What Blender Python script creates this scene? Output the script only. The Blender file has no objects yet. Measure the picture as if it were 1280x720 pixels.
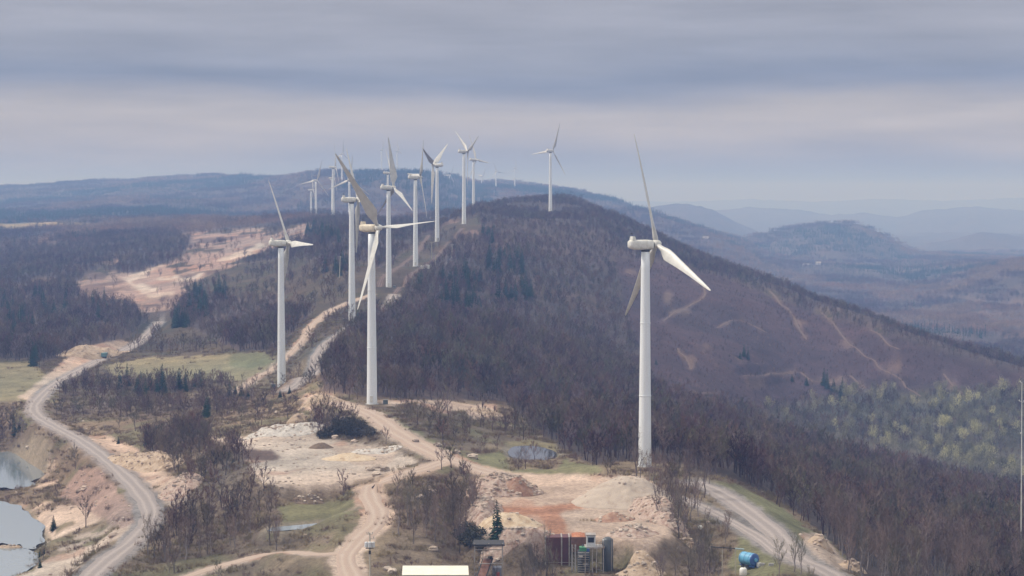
import bpy, math, random
import numpy as np
from mathutils import Vector, Matrix

R = math.radians
rng = np.random.default_rng(7)
random.seed(7)
scene = bpy.context.scene
COL = scene.collection

# ------------------------------------------------------------------ camera
F = 2490.0                 # focal length in pixels of a 1280 px wide frame
ZC = 200.0                 # camera altitude
PITCH = math.atan((360 - 245) / F)
cam_d = bpy.data.cameras.new('camera')
cam_d.sensor_width = 36.0
cam_d.lens = 36.0 * F / 1280.0
cam_d.clip_start = 1.0
cam_d.clip_end = 90000.0
cam = bpy.data.objects.new('camera', cam_d)
COL.objects.link(cam)
cam.location = (0, 0, ZC)
cam.rotation_euler = (math.pi / 2 - PITCH, 0, 0)
scene.camera = cam

# ------------------------------------------------------------------ world
SUN_EL, SUN_AZ = 50.0, -80.0     # azimuth from +Y clockwise: from the left
world = bpy.data.worlds.new('World')
scene.world = world
world.use_nodes = True
wn, wl = world.node_tree.nodes, world.node_tree.links
wn.clear()
w_out = wn.new('ShaderNodeOutputWorld')
w_bg = wn.new('ShaderNodeBackground')
w_bg.inputs['Strength'].default_value = 0.1
sky = wn.new('ShaderNodeTexSky')
sky.sky_type = 'NISHITA'
sky.sun_disc = False
sky.sun_elevation = R(SUN_EL)
sky.sun_rotation = R(SUN_AZ)
tc = wn.new('ShaderNodeTexCoord')
sep = wn.new('ShaderNodeSeparateXYZ')
wl.new(tc.outputs['Generated'], sep.inputs[0])

def wnoise(scale, sx, sy, sz, detail=4.0, rough=0.5):
    mp = wn.new('ShaderNodeMapping')
    mp.inputs['Scale'].default_value = (sx, sy, sz)
    wl.new(tc.outputs['Generated'], mp.inputs['Vector'])
    n = wn.new('ShaderNodeTexNoise')
    n.inputs['Scale'].default_value = scale
    n.inputs['Detail'].default_value = detail
    n.inputs['Roughness'].default_value = rough
    wl.new(mp.outputs[0], n.inputs['Vector'])
    return n

def wmath(op, a, b, c=None):
    m = wn.new('ShaderNodeMath'); m.operation = op
    for i, v in enumerate((a, b, c)):
        if v is None: continue
        if isinstance(v, (int, float)): m.inputs[i].default_value = v
        else: wl.new(v, m.inputs[i])
    return m.outputs[0]

n1 = wnoise(1.0, 5.0, 3.0, 26.0, 5.0, 0.5)
n2 = wnoise(1.0, 8.0, 6.0, 80.0, 7.0, 0.58)
warp = wmath('MULTIPLY_ADD', wmath('SUBTRACT', n1.outputs['Fac'], 0.5), 0.034, sep.outputs['Z'])
ramp = wn.new('ShaderNodeValToRGB')
cr = ramp.color_ramp
cr.interpolation = 'B_SPLINE'
stops = [(0.000, (.215, .218, .370)), (0.006, (.225, .232, .370)), (0.013, (.250, .250, .360)), (0.022, (.350, .342, .395)),
         (0.031, (.495, .460, .455)), (0.042, (.500, .468, .465)), (0.050, (.350, .352, .420)),
         (0.058, (.172, .205, .312)), (0.067, (.300, .320, .405)), (0.085, (.355, .362, .428)),
         (0.110, (.362, .366, .425)), (0.170, (.60, .60, .69)), (0.40, (1.4, 1.4, 1.48)), (1.0, (2.4, 2.4, 2.45))]
while len(cr.elements) < len(stops): cr.elements.new(0.5)
for e, (p, c) in zip(cr.elements, stops):
    e.position = p; e.color = (c[0], c[1], c[2], 1)
wl.new(warp, ramp.inputs[0])
mod = wmath('MULTIPLY_ADD', n2.outputs['Fac'], 0.80, 0.60)
vm = wn.new('ShaderNodeVectorMath'); vm.operation = 'SCALE'
wl.new(ramp.outputs['Color'], vm.inputs[0]); wl.new(mod, vm.inputs['Scale'])
vm2 = wn.new('ShaderNodeVectorMath'); vm2.operation = 'SCALE'
wl.new(vm.outputs[0], vm2.inputs[0]); vm2.inputs['Scale'].default_value = 10.0
wmix = wn.new('ShaderNodeMix'); wmix.data_type = 'RGBA'
wmix.inputs['Factor'].default_value = 0.94          # cloud cover over the clear sky
wl.new(sky.outputs[0], wmix.inputs['A']); wl.new(vm2.outputs[0], wmix.inputs['B'])
wl.new(wmix.outputs['Result'], w_bg.inputs['Color'])
wl.new(w_bg.outputs[0], w_out.inputs['Surface'])

sun_d = bpy.data.lights.new('sun', 'SUN')
sun_d.energy = 3.1
sun_d.angle = R(8)
sun_d.color = (1.0, 0.94, 0.86)
sun = bpy.data.objects.new('sun', sun_d)
COL.objects.link(sun)
az = R(SUN_AZ)
sdir = Vector((math.sin(az) * math.cos(R(SUN_EL)), math.cos(az) * math.cos(R(SUN_EL)), math.sin(R(SUN_EL))))
sun.rotation_euler = sdir.to_track_quat('Z', 'Y').to_euler()
sun.location = (0, 0, 600)

scene.view_settings.view_transform = 'Standard'
scene.view_settings.look = 'None'
scene.view_settings.exposure = 0.0
scene.view_settings.gamma = 1.0
scene.view_settings.use_curve_mapping = False
scene.render.engine = 'CYCLES'
scene.cycles.max_bounces = 5
scene.cycles.diffuse_bounces = 2
scene.cycles.volume_bounces = 0
scene.cycles.transparent_max_bounces = 4

# ------------------------------------------------------------------ helpers
def tag(o, label=None, cat=None, group=None, kind=None):
    if label: o['label'] = label
    if cat: o['category'] = cat
    if group: o['group'] = group
    if kind: o['kind'] = kind
    return o

def empty(name, loc, rz=0.0):
    o = bpy.data.objects.new(name, None)
    o.empty_display_size = 1.0
    COL.objects.link(o)
    o.location = loc
    o.rotation_euler = (0, 0, rz)
    return o

def link(name, me, parent=None, loc=None, rot=None, scl=None):
    o = bpy.data.objects.new(name, me)
    COL.objects.link(o)
    if parent is not None: o.parent = parent
    if loc is not None: o.location = loc
    if rot is not None: o.rotation_euler = rot
    if scl is not None: o.scale = scl
    return o

class MB:
    """collects simple shapes into one mesh"""
    def __init__(self): self.v = []; self.f = []; self.m = []
    def add(self, vs, fs, mi=0):
        b = len(self.v)
        self.v.extend([tuple(p) for p in vs])
        self.f.extend([tuple(b + i for i in f) for f in fs])
        self.m.extend([mi] * len(fs))
        return self
    def box(self, x0, x1, y0, y1, z0, z1, mi=0):
        vs = [(x, y, z) for z in (z0, z1) for y in (y0, y1) for x in (x0, x1)]
        return self.add(vs, [(0, 2, 3, 1), (4, 5, 7, 6), (0, 1, 5, 4), (2, 6, 7, 3), (0, 4, 6, 2), (1, 3, 7, 5)], mi)
    def bar(self, a, b, r0, r1=None, n=8, mi=0, caps=True):
        r1 = r0 if r1 is None else r1
        a = Vector(a); b = Vector(b); d = (b - a)
        if d.length < 1e-6: return self
        d.normalize()
        u = d.orthogonal().normalized(); w = d.cross(u)
        vs = []
        for c, r in ((a, r0), (b, r1)):
            for k in range(n):
                t = 2 * math.pi * k / n
                vs.append(c + u * math.cos(t) * r + w * math.sin(t) * r)
        fs = [(k, (k + 1) % n, n + (k + 1) % n, n + k) for k in range(n)]
        if caps: fs += [tuple(range(n))[::-1], tuple(range(n, 2 * n))]
        return self.add(vs, fs, mi)
    def lathe(self, prof, n=24, axis='Z', org=(0, 0, 0), mi=0):
        vs = []; fs = []
        for (h, r) in prof:
            for k in range(n):
                t = 2 * math.pi * k / n
                p = (r * math.cos(t), r * math.sin(t), h) if axis == 'Z' else (h, r * math.cos(t), r * math.sin(t))
                vs.append((p[0] + org[0], p[1] + org[1], p[2] + org[2]))
        for i in range(len(prof) - 1):
            for k in range(n):
                fs.append((i * n + k, i * n + (k + 1) % n, (i + 1) * n + (k + 1) % n, (i + 1) * n + k))
        fs.append(tuple(range(n))[::-1]); L = (len(prof) - 1) * n
        fs.append(tuple(range(L, L + n)))
        return self.add(vs, fs, mi)
    def mesh(self, name, mats, smooth=False):
        me = bpy.data.meshes.new(name)
        me.from_pydata(self.v, [], self.f)
        for m in (mats if isinstance(mats, (list, tuple)) else [mats]): me.materials.append(m)
        me.polygons.foreach_set('material_index', self.m)
        if smooth:
            me.polygons.foreach_set('use_smooth', [True] * len(me.polygons))
        me.update()
        return me
    def build(self, name, mats, parent=None, smooth=False, **k):
        return link(name, self.mesh(name, mats, smooth), parent, **k)

def grid_mesh(name, V, ni, nj, keep=None):
    """V: (ni*nj,3) array, faces between neighbours; keep: optional (ni-1,nj-1) bool"""
    i = np.arange(ni - 1)[:, None]; j = np.arange(nj - 1)[None, :]
    a = (i * nj + j); q = np.stack([a, a + 1, a + nj + 1, a + nj], -1)
    q = q[keep] if keep is not None else q.reshape(-1, 4)
    me = bpy.data.meshes.new(name)
    me.vertices.add(len(V)); me.vertices.foreach_set('co', V.astype(np.float32).ravel())
    me.loops.add(q.size); me.loops.foreach_set('vertex_index', q.astype(np.int32).ravel())
    me.polygons.add(len(q))
    me.polygons.foreach_set('loop_start', (np.arange(len(q)) * 4).astype(np.int32))
    me.polygons.foreach_set('use_smooth', np.ones(len(q), bool))
    me.update(calc_edges=True); me.validate()
    return me

# value noise on the world plane
def _hash(ix, iy, s):
    n = (ix.astype(np.int64) * 374761393 + iy.astype(np.int64) * 668265263 + s * 1442695041) & 0xffffffff
    n = ((n ^ (n >> 13)) * 1274126177) & 0xffffffff
    n = n ^ (n >> 16)
    return (n & 0xffffff) / float(0xffffff)
def vnoise(x, y, s=0):
    x = np.asarray(x, float); y = np.asarray(y, float)
    ix = np.floor(x); iy = np.floor(y); fx = x - ix; fy = y - iy
    fx = fx * fx * fx * (fx * (fx * 6 - 15) + 10); fy = fy * fy * fy * (fy * (fy * 6 - 15) + 10)
    a = _hash(ix, iy, s); b = _hash(ix + 1, iy, s); c = _hash(ix, iy + 1, s); d = _hash(ix + 1, iy + 1, s)
    return (a + (b - a) * fx) * (1 - fy) + (c + (d - c) * fx) * fy
def fbm(x, y, s=0, o=4, g=0.5):
    t = 0; amp = 1; tot = 0
    for k in range(o):
        t = t + amp * vnoise(x * 2 ** k + 17.3 * k, y * 2 ** k + 9.1 * k, s + k); tot += amp; amp *= g
    return t / tot * 2 - 1
def sstep(x):
    x = np.clip(x, 0, 1); return x * x * (3 - 2 * x)

# ------------------------------------------------------------------ projection
CP, SP = math.cos(PITCH), math.sin(PITCH)
def project(X, Y, Z):
    """world -> pixel of the 1280x720 photograph"""
    dz = Z - ZC
    dep = Y * CP - dz * SP
    up = Y * SP + dz * CP
    return 640 + F * X / dep, 360 - F * up / dep
def ray(px, py):
    a = (px - 640) / F; b = (360 - py) / F
    return np.array([a, CP + b * SP, -SP + b * CP])
def at(px, py, D):
    d = ray(px, py); return d * (D / d[1]) + np.array([0, 0, ZC])
def Dof(py, h):
    """distance at which ground h metres below the camera shows at row py"""
    d = ray(640, py); return h * d[1] / (-d[2])

# ------------------------------------------------------------------ terrain control table
# [row, depth below camera] for ground that is seen, (distance, depth) for ground that is hidden
TAB = {
 0:   [(60,95),(520,106),(650,107.5),(760,107.5),(835,106),[510,97],[485,95],[470,94],[455,92],[420,91],[380,88],[345,80],[310,68],[300,62],[275,50],[255,25],(8000,-40)],
 100: [(60,95),(500,101),(600,103),(680,102),(760,100),[520,96],[490,94],[470,93],[452,91],[420,89],[385,85],[345,76],[312,64],[300,58],[275,46],[253,18],(7800,-48)],
 190: [(60,95),(470,97),[635,95],[600,94],[560,94],[510,93],[485,92],[465,91],[445,90],[410,86],[380,82],[340,71],[310,58],[298,53],[275,44],[252,15],(7300,-56)],
 320: [(60,95),(450,94),[640,90],[600,86],[550,85],[500,88],[484,88.5],[462,86],[440,83],[410,79],[380,74],[340,64],[295,46],(2900,42),(3800,50),(5000,20),(6500,-62)],
 440: [(60,95),(440,90),[640,84],[600,82],[550,80],[508,79],[470,76],[440,74],[402,69],[380,65],[350,56],[320,46],[288,32],[276,28],(3200,70),(4000,20),(4900,-54)],
 520: [(60,95),(435,92),[640,84],[600,82],[560,81],[520,80],[485,82],[455,78],[425,74],[380,65],[350,57],[325,50.5],[292,36],(2300,34),(3100,60),(4000,20),(4800,-61)],
 600: [(60,95),(435,93),(500,91),(560,86),[585,84],[550,84],[520,88],[485,88],[450,82],[410,76],[360,64],[310,43],[260,13],(2700,40),(3600,60),(5700,-22),(7000,-50)],
 690: [(60,95),(435,94),(500,91),(560,86),[588,84.5],[555,88],[520,93],[485,94],[450,90],[410,82],[360,66],[300,38],(2480,4),(2900,60),(3800,90),(5700,-12),(7000,-28)],
 810: [(60,95),(435,93),(500,89),(560,83.5),[583,81.4],[560,88],[530,100],[505,107],[475,108],[430,99],[380,82],[325,57],[290,38],(2700,100),(3500,120),(4200,90),(5000,44)],
 900: [(60,95),(435,92),(500,88),[630,85],[597,83.5],[575,95],[545,110],[520,120],[490,121],[445,110],[400,96],[360,77],[332,70],(2500,140),(3400,165),(4200,130),(4900,104)],
 1000:[(60,95),(440,88),[690,86],[660,89],[620,101],[590,112],[563,124],(1090,148),[520,147],[470,131],[425,112],[390,97],[369,89],(2300,165),(3500,182),[331,176],(6400,186)],
 1130:[(60,95),(460,92),[700,100],[660,108],[630,117],[608,123],[591,131],(1050,155),[555,158],[510,147],[470,131],[435,114],[414,105],(2000,170),(3000,190),[347,185],(6000,190)],
 1280:[(60,95),(480,98),[710,108],[680,115],[655,122],[635,128],[623,134],(990,158),[585,168],[540,157],[500,142],[475,131],[460,125],(1850,180),(2900,190),(3900,128),(5200,180)],
}
cols = sorted(TAB)
CD, CH = [], []
for c in cols:
    dd, hh = [], []
    for e in TAB[c]:
        if isinstance(e, list): dd.append(Dof(e[0], e[1])); hh.append(e[1])
        else: dd.append(e[0]); hh.append(e[1])
    dd += [max(dd[-1] * 1.22, 7400), 10200, 12500, 17000, 32000]
    hh += [max(120, min(hh[-1] + 60, 215)), 215, 230, 250, 260]
    for i in range(1, len(dd)):
        if dd[i] <= dd[i - 1] * 1.01: dd[i] = dd[i - 1] * 1.02
    CD.append(np.log(dd)); CH.append(hh)
CD = np.array(CD); CH = np.array(CH, float); cols = np.array(cols, float)

def pchip(x, y, xq):
    x = np.asarray(x, float); y = np.asarray(y, float)
    h = np.diff(x); d = np.diff(y) / h
    m = np.zeros_like(y)
    s = (d[:-1] * d[1:]) > 0
    w1 = 2 * h[1:] + h[:-1]; w2 = h[1:] + 2 * h[:-1]
    with np.errstate(divide='ignore', invalid='ignore'):
        mm = (w1 + w2) / (w1 / d[:-1] + w2 / d[1:])
    m[1:-1] = np.where(s, mm, 0)
    m[0] = d[0]; m[-1] = d[-1]
    xq = np.clip(xq, x[0], x[-1])
    k = np.clip(np.searchsorted(x, xq) - 1, 0, len(x) - 2)
    t = (xq - x[k]) / h[k]
    return ((2*t**3-3*t**2+1) * y[k] + (t**3-2*t**2+t) * h[k] * m[k] + (-2*t**3+3*t**2) * y[k+1] + (t**3-t**2) * h[k] * m[k+1])

# polar-like grid: columns at constant bearing, rows at growing distance
UPX = np.concatenate([np.arange(-1500, -60, 40), np.arange(-60, 1340, 2.2), np.arange(1340, 2800, 40)])
DD = [60.0]
while DD[-1] < 31500:
    d = DD[-1]
    DD.append(d * (1.08 if d < 400 else 1.0042 if d < 1300 else 1.0056 if d < 2600 else 1.010))
DD = np.array(DD); LD = np.log(DD)
NI, NJ = len(DD), len(UPX)
HG = np.zeros((NI, NJ))
for j, px in enumerate(UPX):
    ld = [pchip(cols, CD[:, k], np.array([px]))[0] for k in range(CD.shape[1])]
    hh = [pchip(cols, CH[:, k], np.array([px]))[0] for k in range(CD.shape[1])]
    HG[:, j] = pchip(ld, hh, LD)
XG = (UPX[None, :] - 640) / F * DD[:, None]
YG = np.repeat(DD[:, None], NJ, 1)
ZG = ZC - HG

# far ridge lines: a crest traced by its bearing and height, with real flanks on both sides
def ridge_line(tab, D0, front, back, rough, seed):
    tx = [t[0] for t in tab]; crest = np.array([at(t[0], t[1], D0)[2] for t in tab])
    pxg = 640 + F * XG / YG
    zc = np.interp(pxg, tx, crest, left=crest[0] - 400, right=crest[-1] - 400)
    for _ in range(2): zc[:, 1:-1] = (zc[:, :-2] + zc[:, 1:-1] * 2 + zc[:, 2:]) / 4
    wv = 260 * fbm(XG / 900, YG / 5000, seed, 3) * D0 / 6000
    dy = YG - D0 - wv
    z = zc + rough * fbm(XG / 260, YG / 320, seed + 3, 4) * np.clip(np.abs(dy) / 300, .15, 1) - np.where(dy < 0, -dy * front * (1 + .25 * fbm(XG / 300, YG / 1000, seed + 5, 3)), dy * back)
    return z
RZ = ridge_line([(860,330),(900,301),(930,297),(960,291),(1000,283),(1040,279),(1070,280),(1100,291),(1130,308),(1160,321),(1190,331),(1240,345)], 6000, .12, .10, 16, 201)
RZ = np.maximum(RZ, ridge_line([(1060,335),(1100,318),(1150,306),(1190,298),(1230,289),(1260,292),(1290,300),(1340,312),(1500,300)], 8600, .10, .10, 20, 211))
RZ = np.maximum(RZ, ridge_line([(700,262),(780,262),(830,256),(860,254),(890,262),(920,277),(950,290),(1000,310)], 9300, .08, .08, 20, 221))
RZ = np.maximum(RZ, ridge_line([(760,266),(880,264),(940,258),(1000,262),(1040,268),(1080,264),(1120,271),(1160,262),(1220,258),(1300,266),(1500,260)], 14500, .06, .06, 20, 231))
RZ = np.maximum(RZ, ridge_line([(700,251),(860,252),(940,249),(1020,252),(1100,248),(1180,251),(1260,247),(1500,249)], 24000, .05, .03, 20, 241))
# hills: broad folds and gullies, growing with distance
D2 = YG
a1 = np.interp(D2, [400, 800, 1300, 2000, 3000, 6000, 20000], [0.3, 0.9, 3.5, 5, 9, 16, 30])
ZG += a1 * fbm(XG / 170, YG / 210, 1, 4)
a2 = np.interp(D2, [400, 800, 1500, 3000, 6000], [0.25, 0.5, 1.2, 2.0, 3.0])
ZG += a2 * fbm(XG / 28, YG / 28, 9, 3)
ZG += np.interp(D2, [3500, 6500, 9000, 20000], [0, 14, 20, 20]) * (fbm(XG / 900, YG / 1300, 5, 4))
ZG = np.maximum(ZG, RZ)
ZG += np.interp(D2, [5000, 7500, 12000], [0, 5, 9]) * (fbm(XG / 60, YG / 60, 33, 3))     # canopy roughness where no trees are built

def zat(X, Y):
    """terrain height at world points (bilinear on the grid)"""
    X = np.atleast_1d(np.asarray(X, float)); Y = np.atleast_1d(np.asarray(Y, float))
    px = 640 + F * X / Y
    i = np.clip(np.searchsorted(DD, Y) - 1, 0, NI - 2); j = np.clip(np.searchsorted(UPX, px) - 1, 0, NJ - 2)
    ti = np.clip((Y - DD[i]) / (DD[i + 1] - DD[i]), 0, 1); tj = np.clip((px - UPX[j]) / (UPX[j + 1] - UPX[j]), 0, 1)
    return (ZG[i, j] * (1 - ti) * (1 - tj) + ZG[i + 1, j] * ti * (1 - tj) + ZG[i, j + 1] * (1 - ti) * tj + ZG[i + 1, j + 1] * ti * tj)
def hit(px, py, d0=400.0):
    """first ground point behind a pixel"""
    r = ray(px, py); r = r / r[1]
    Y = np.exp(np.linspace(math.log(d0), math.log(30000), 5000))
    z = zat(r[0] * Y, Y); zr = ZC + r[2] * Y
    k = np.nonzero(zr <= z)[0]
    y = Y[k[0]] if len(k) else 30000.0
    return np.array([r[0] * y, y, zat(r[0] * y, y)[0]])

def segdist(X, Y, pts, vals=None):
    best = np.full(X.shape, 1e9); bv = np.zeros(X.shape)
    for k in range(len(pts) - 1):
        ax, ay = pts[k][:2]; bx, by = pts[k + 1][:2]
        L = (bx - ax) ** 2 + (by - ay) ** 2 + 1e-9
        t = np.clip(((X - ax) * (bx - ax) + (Y - ay) * (by - ay)) / L, 0, 1)
        d = np.hypot(X - ax - t * (bx - ax), Y - ay - t * (by - ay))
        m = d < best; best = np.where(m, d, best)
        if vals is not None: bv = np.where(m, vals[k] + (vals[k + 1] - vals[k]) * t, bv)
    return best, bv
def inpoly(X, Y, poly):
    c = np.zeros(X.shape, bool); n = len(poly)
    for k in range(n):
        x1, y1 = poly[k][:2]; x2, y2 = poly[(k + 1) % n][:2]
        if y1 == y2: continue
        c ^= ((y1 > Y) != (y2 > Y)) & (X < (x2 - x1) * (Y - y1) / (y2 - y1) + x1)
    return c
def smooth_line(P, step):
    P = np.array(P, float); out = []
    Q = np.vstack([2 * P[0] - P[1], P, 2 * P[-1] - P[-2]])
    for k in range(1, len(Q) - 2):
        n = max(2, int(np.linalg.norm(Q[k + 1][:2] - Q[k][:2]) / step))
        for t in np.arange(n) / n:
            out.append(0.5 * (2 * Q[k] + (Q[k+1] - Q[k-1]) * t + (2*Q[k-1] - 5*Q[k] + 4*Q[k+1] - Q[k+2]) * t**2 + (3*Q[k] - Q[k-1] - 3*Q[k+1] + Q[k+2]) * t**3))
    out.append(P[-1]); return np.array(out)
def local(x0, x1, y0, y1):
    return (slice(max(0, np.searchsorted(DD, y0) - 1), np.searchsorted(DD, y1) + 1))

def flatten_poly(pp, h, fall):
    """shape a level shelf: picture polygon dropped on the level h below the camera"""
    W = [at(x, y, Dof(y, h))[:2] for x, y in pp]
    ys = [w[1] for w in W]; s = local(0, 0, min(ys) - fall * 2, max(ys) + fall * 2)
    X, Y = XG[s], YG[s]
    ins = inpoly(X, Y, W); d, _ = segdist(X, Y, W + [W[0]])
    w = np.where(ins, 1.0, sstep(1 - d / fall))
    ZG[s] = ZG[s] * (1 - w) + (ZC - h) * w
    return W
def flatten_line(P, half, fall):
    ys = P[:, 1]; s = local(0, 0, ys.min() - fall * 2, ys.max() + fall * 2)
    X, Y = XG[s], YG[s]
    d, v = segdist(X, Y, P[:, :2], P[:, 2])
    w = sstep(1 - (d - half) / fall)
    ZG[s] = ZG[s] * (1 - w) + v * w

# level shelves
PLATEAU = [(603,606),(640,598),(740,597),(800,599),(818,612),(826,640),(832,668),(800,676),(716,671),(690,671),(660,674),(612,668),(600,640)]
PLAT_W = flatten_poly(PLATEAU, 84.0, 9.0)
flatten_poly([(300,560),(345,545),(440,552),(500,566),(520,578),(470,592),(420,604),(350,606)], 83.6, 14)
flatten_poly([(350,632),(440,625),(440,645),(400,652),(345,662)], 88.0, 10)

flatten_poly([(676,710),(712,710),(776,712),(782,745),(668,745)], 90.8, 3.5)
# ponds (water level 107.2 below the camera) in basins
POND_H = 107.2
PONDS = [
 [(-90,573),(0,572),(18,573),(32,577),(46,582),(52,590),(50,598),(38,602),(34,607),(38,612),(20,614),(0,613),(-90,617)],
 [(-90,630),(0,632),(14,636),(24,641),(36,649),(29,655),(38,661),(47,671),(49,680),(43,688),(34,690),(22,685),(0,684),(-90,684)],
 [(-90,694),(0,695),(14,694),(30,699),(32,706),(24,716),(10,730),(-90,735)],
]
def chaikin(P, n=2):
    for _ in range(n):
        Q = []
        for k in range(len(P)):
            a, b = np.array(P[k], float), np.array(P[(k + 1) % len(P)], float); Q += [tuple(a * .75 + b * .25), tuple(a * .25 + b * .75)]
        P = Q
    return P
def ragged(P, a):
    P = chaikin(P, 3); P = np.array(P)
    return [(x + a * 1.6 * (vnoise(x / 9, y / 5, 71) - .5) * 2, y + a * (vnoise(x / 7, y / 4, 73) - .5) * 2) for x, y in P]
PW = [flatten_poly(ragged(p, 2.6), POND_H + 1.6, 9.0) for p in PONDS]
DARKP = chaikin([(640,563),(650,561),(668,561),(684,565),(690,571),(684,577),(664,580),(644,577)])
DPW = flatten_poly(DARKP, 86.2, 5.0)
PUDDLE = [(338,664),(345,660),(395,656),(436,652.5),(440,654.5),(425,656.5),(390,660.5),(350,664.5)]
PUD_W = flatten_poly(PUDDLE, 88.6, 3.0)

# roads: picture rows dropped on the ground, then the ground is levelled under them
def road_line(pts, hs=None, step=3.0):
    P = []
    for k, p in enumerate(pts):
        if hs is None: P.append(hit(*p))
        else:
            h = np.interp(k, np.linspace(0, len(pts) - 1, len(hs)), hs)
            P.append(at(p[0], p[1], Dof(p[1], h)))
    P = smooth_line(P, step)
    z = P[:, 2].copy()
    for _ in range(6):
        z[1:-1] = (z[:-2] + 2 * z[1:-1] + z[2:]) / 4
    P[:, 2] = z
    return P
ROADS = []
def add_road(name, label, pts, half, mat, hs=None, fall=8.0):
    P = road_line(pts, hs); flatten_line(P, half + 0.8, fall)
    ROADS.append((name, label, P, half, mat))
    return P
R1 = add_road('gravel_road', 'rutted grey gravel haul road', [(92,748),(112,722),(138,698),(165,678),(184,658),(188,640),(180,622),(164,603),(146,586),(125,568),(98,549),(70,534),(46,519),(42,508),(52,495),(68,481),(92,467),(118,453),(140,444),(160,435),(180,422),(192,410),(200,402)], 3.4, 'gravel', hs=[97.5,96,95.5,95,94.5,94.5,94,94,93.5,92.5,90], fall=11)
R3 = add_road('dirt_track', 'wide tan dirt track by the middle turbine', [(640,596),(600,588),(568,577),(540,565),(515,552),(492,538),(470,522),(448,511),(420,503),(392,498)], 4.3, 'dirt')
R2 = add_road('dirt_track', 'curving tan dirt track', [(452,752),(440,722),(432,700),(440,683),(456,668),(470,654),(472,640),(464,626),(462,612),(474,602),(498,594),(530,586),(556,577)], 3.0, 'dirt')
R2b = add_road('dirt_track', 'narrow pale track through bare trees', [(434,690),(400,693),(350,690),(310,700),(262,712),(215,728)], 2.0, 'dirt')
R4 = add_road('gravel_road', 'grey gravel road beside the blue tank', [(1075,748),(1040,722),(1008,704),(985,684),(965,664),(940,644),(915,626),(890,612),(868,603)], 3.6, 'gravel')
R4b = add_road('gravel_road', 'lower gravel lane', [(1000,702),(972,690),(948,672),(920,656),(895,643),(872,631),(850,622)], 2.2, 'gravel')
R5 = add_road('gravel_road', 'gravel road climbing the ridge', [(356,490),(372,480),(385,463),(396,445),(408,430),(425,418),(446,405),(470,395),(486,382),(493,368)], 2.8, 'gravel')
R5b = add_road('gravel_road', 'gravel road between the turbines', [(493,368),(502,356),(512,345),(528,334),(545,322),(556,310),(566,298),(578,286)], 1.6, 'trail')
R5c = add_road('dirt_track', 'pale track on the ridge', [(470,356),(480,346),(492,338),(506,328),(520,318),(528,306),(536,294)], 1.8, 'trail')
R6 = add_road('dirt_track', 'pinkish dirt track up the left flank', [(296,490),(318,474),(340,462),(358,447),(374,430),(388,412),(400,398),(418,386),(440,377),(466,368)], 1.9, 'dirt')

TRAILS = []
for ln in ([(830,402),(846,390),(864,381),(880,373),(876,360),(866,352)], [(962,362),(978,380),(992,397),(1008,424)], [(1024,390),(1048,414),(1070,437),(1092,451),(1112,467),(1150,497)],
           [(896,410),(922,401),(944,405),(960,418)], [(846,432),(855,446),(864,463)], [(930,470),(972,469),(1000,465),(1014,477),(1042,479),(1062,467),(1080,488)], [(838,494),(872,491),(902,492)], [(1090,412),(1112,430),(1126,440)], [(1178,470),(1194,488),(1206,494)], [(900,440),(924,452),(950,456)]):
    ln = [(x + 5 * (vnoise(x / 11.0, y / 9.0, 5) - .5), y + 7 * (vnoise(x / 13.0, y / 8.0, 6) - .5)) for x, y in [tuple(q) for q in smooth_line(ln, 9.0)]]
    P = road_line(ln, None, 4.0); flatten_line(P, 2.2, 5.0); TRAILS.append(P)
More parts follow.
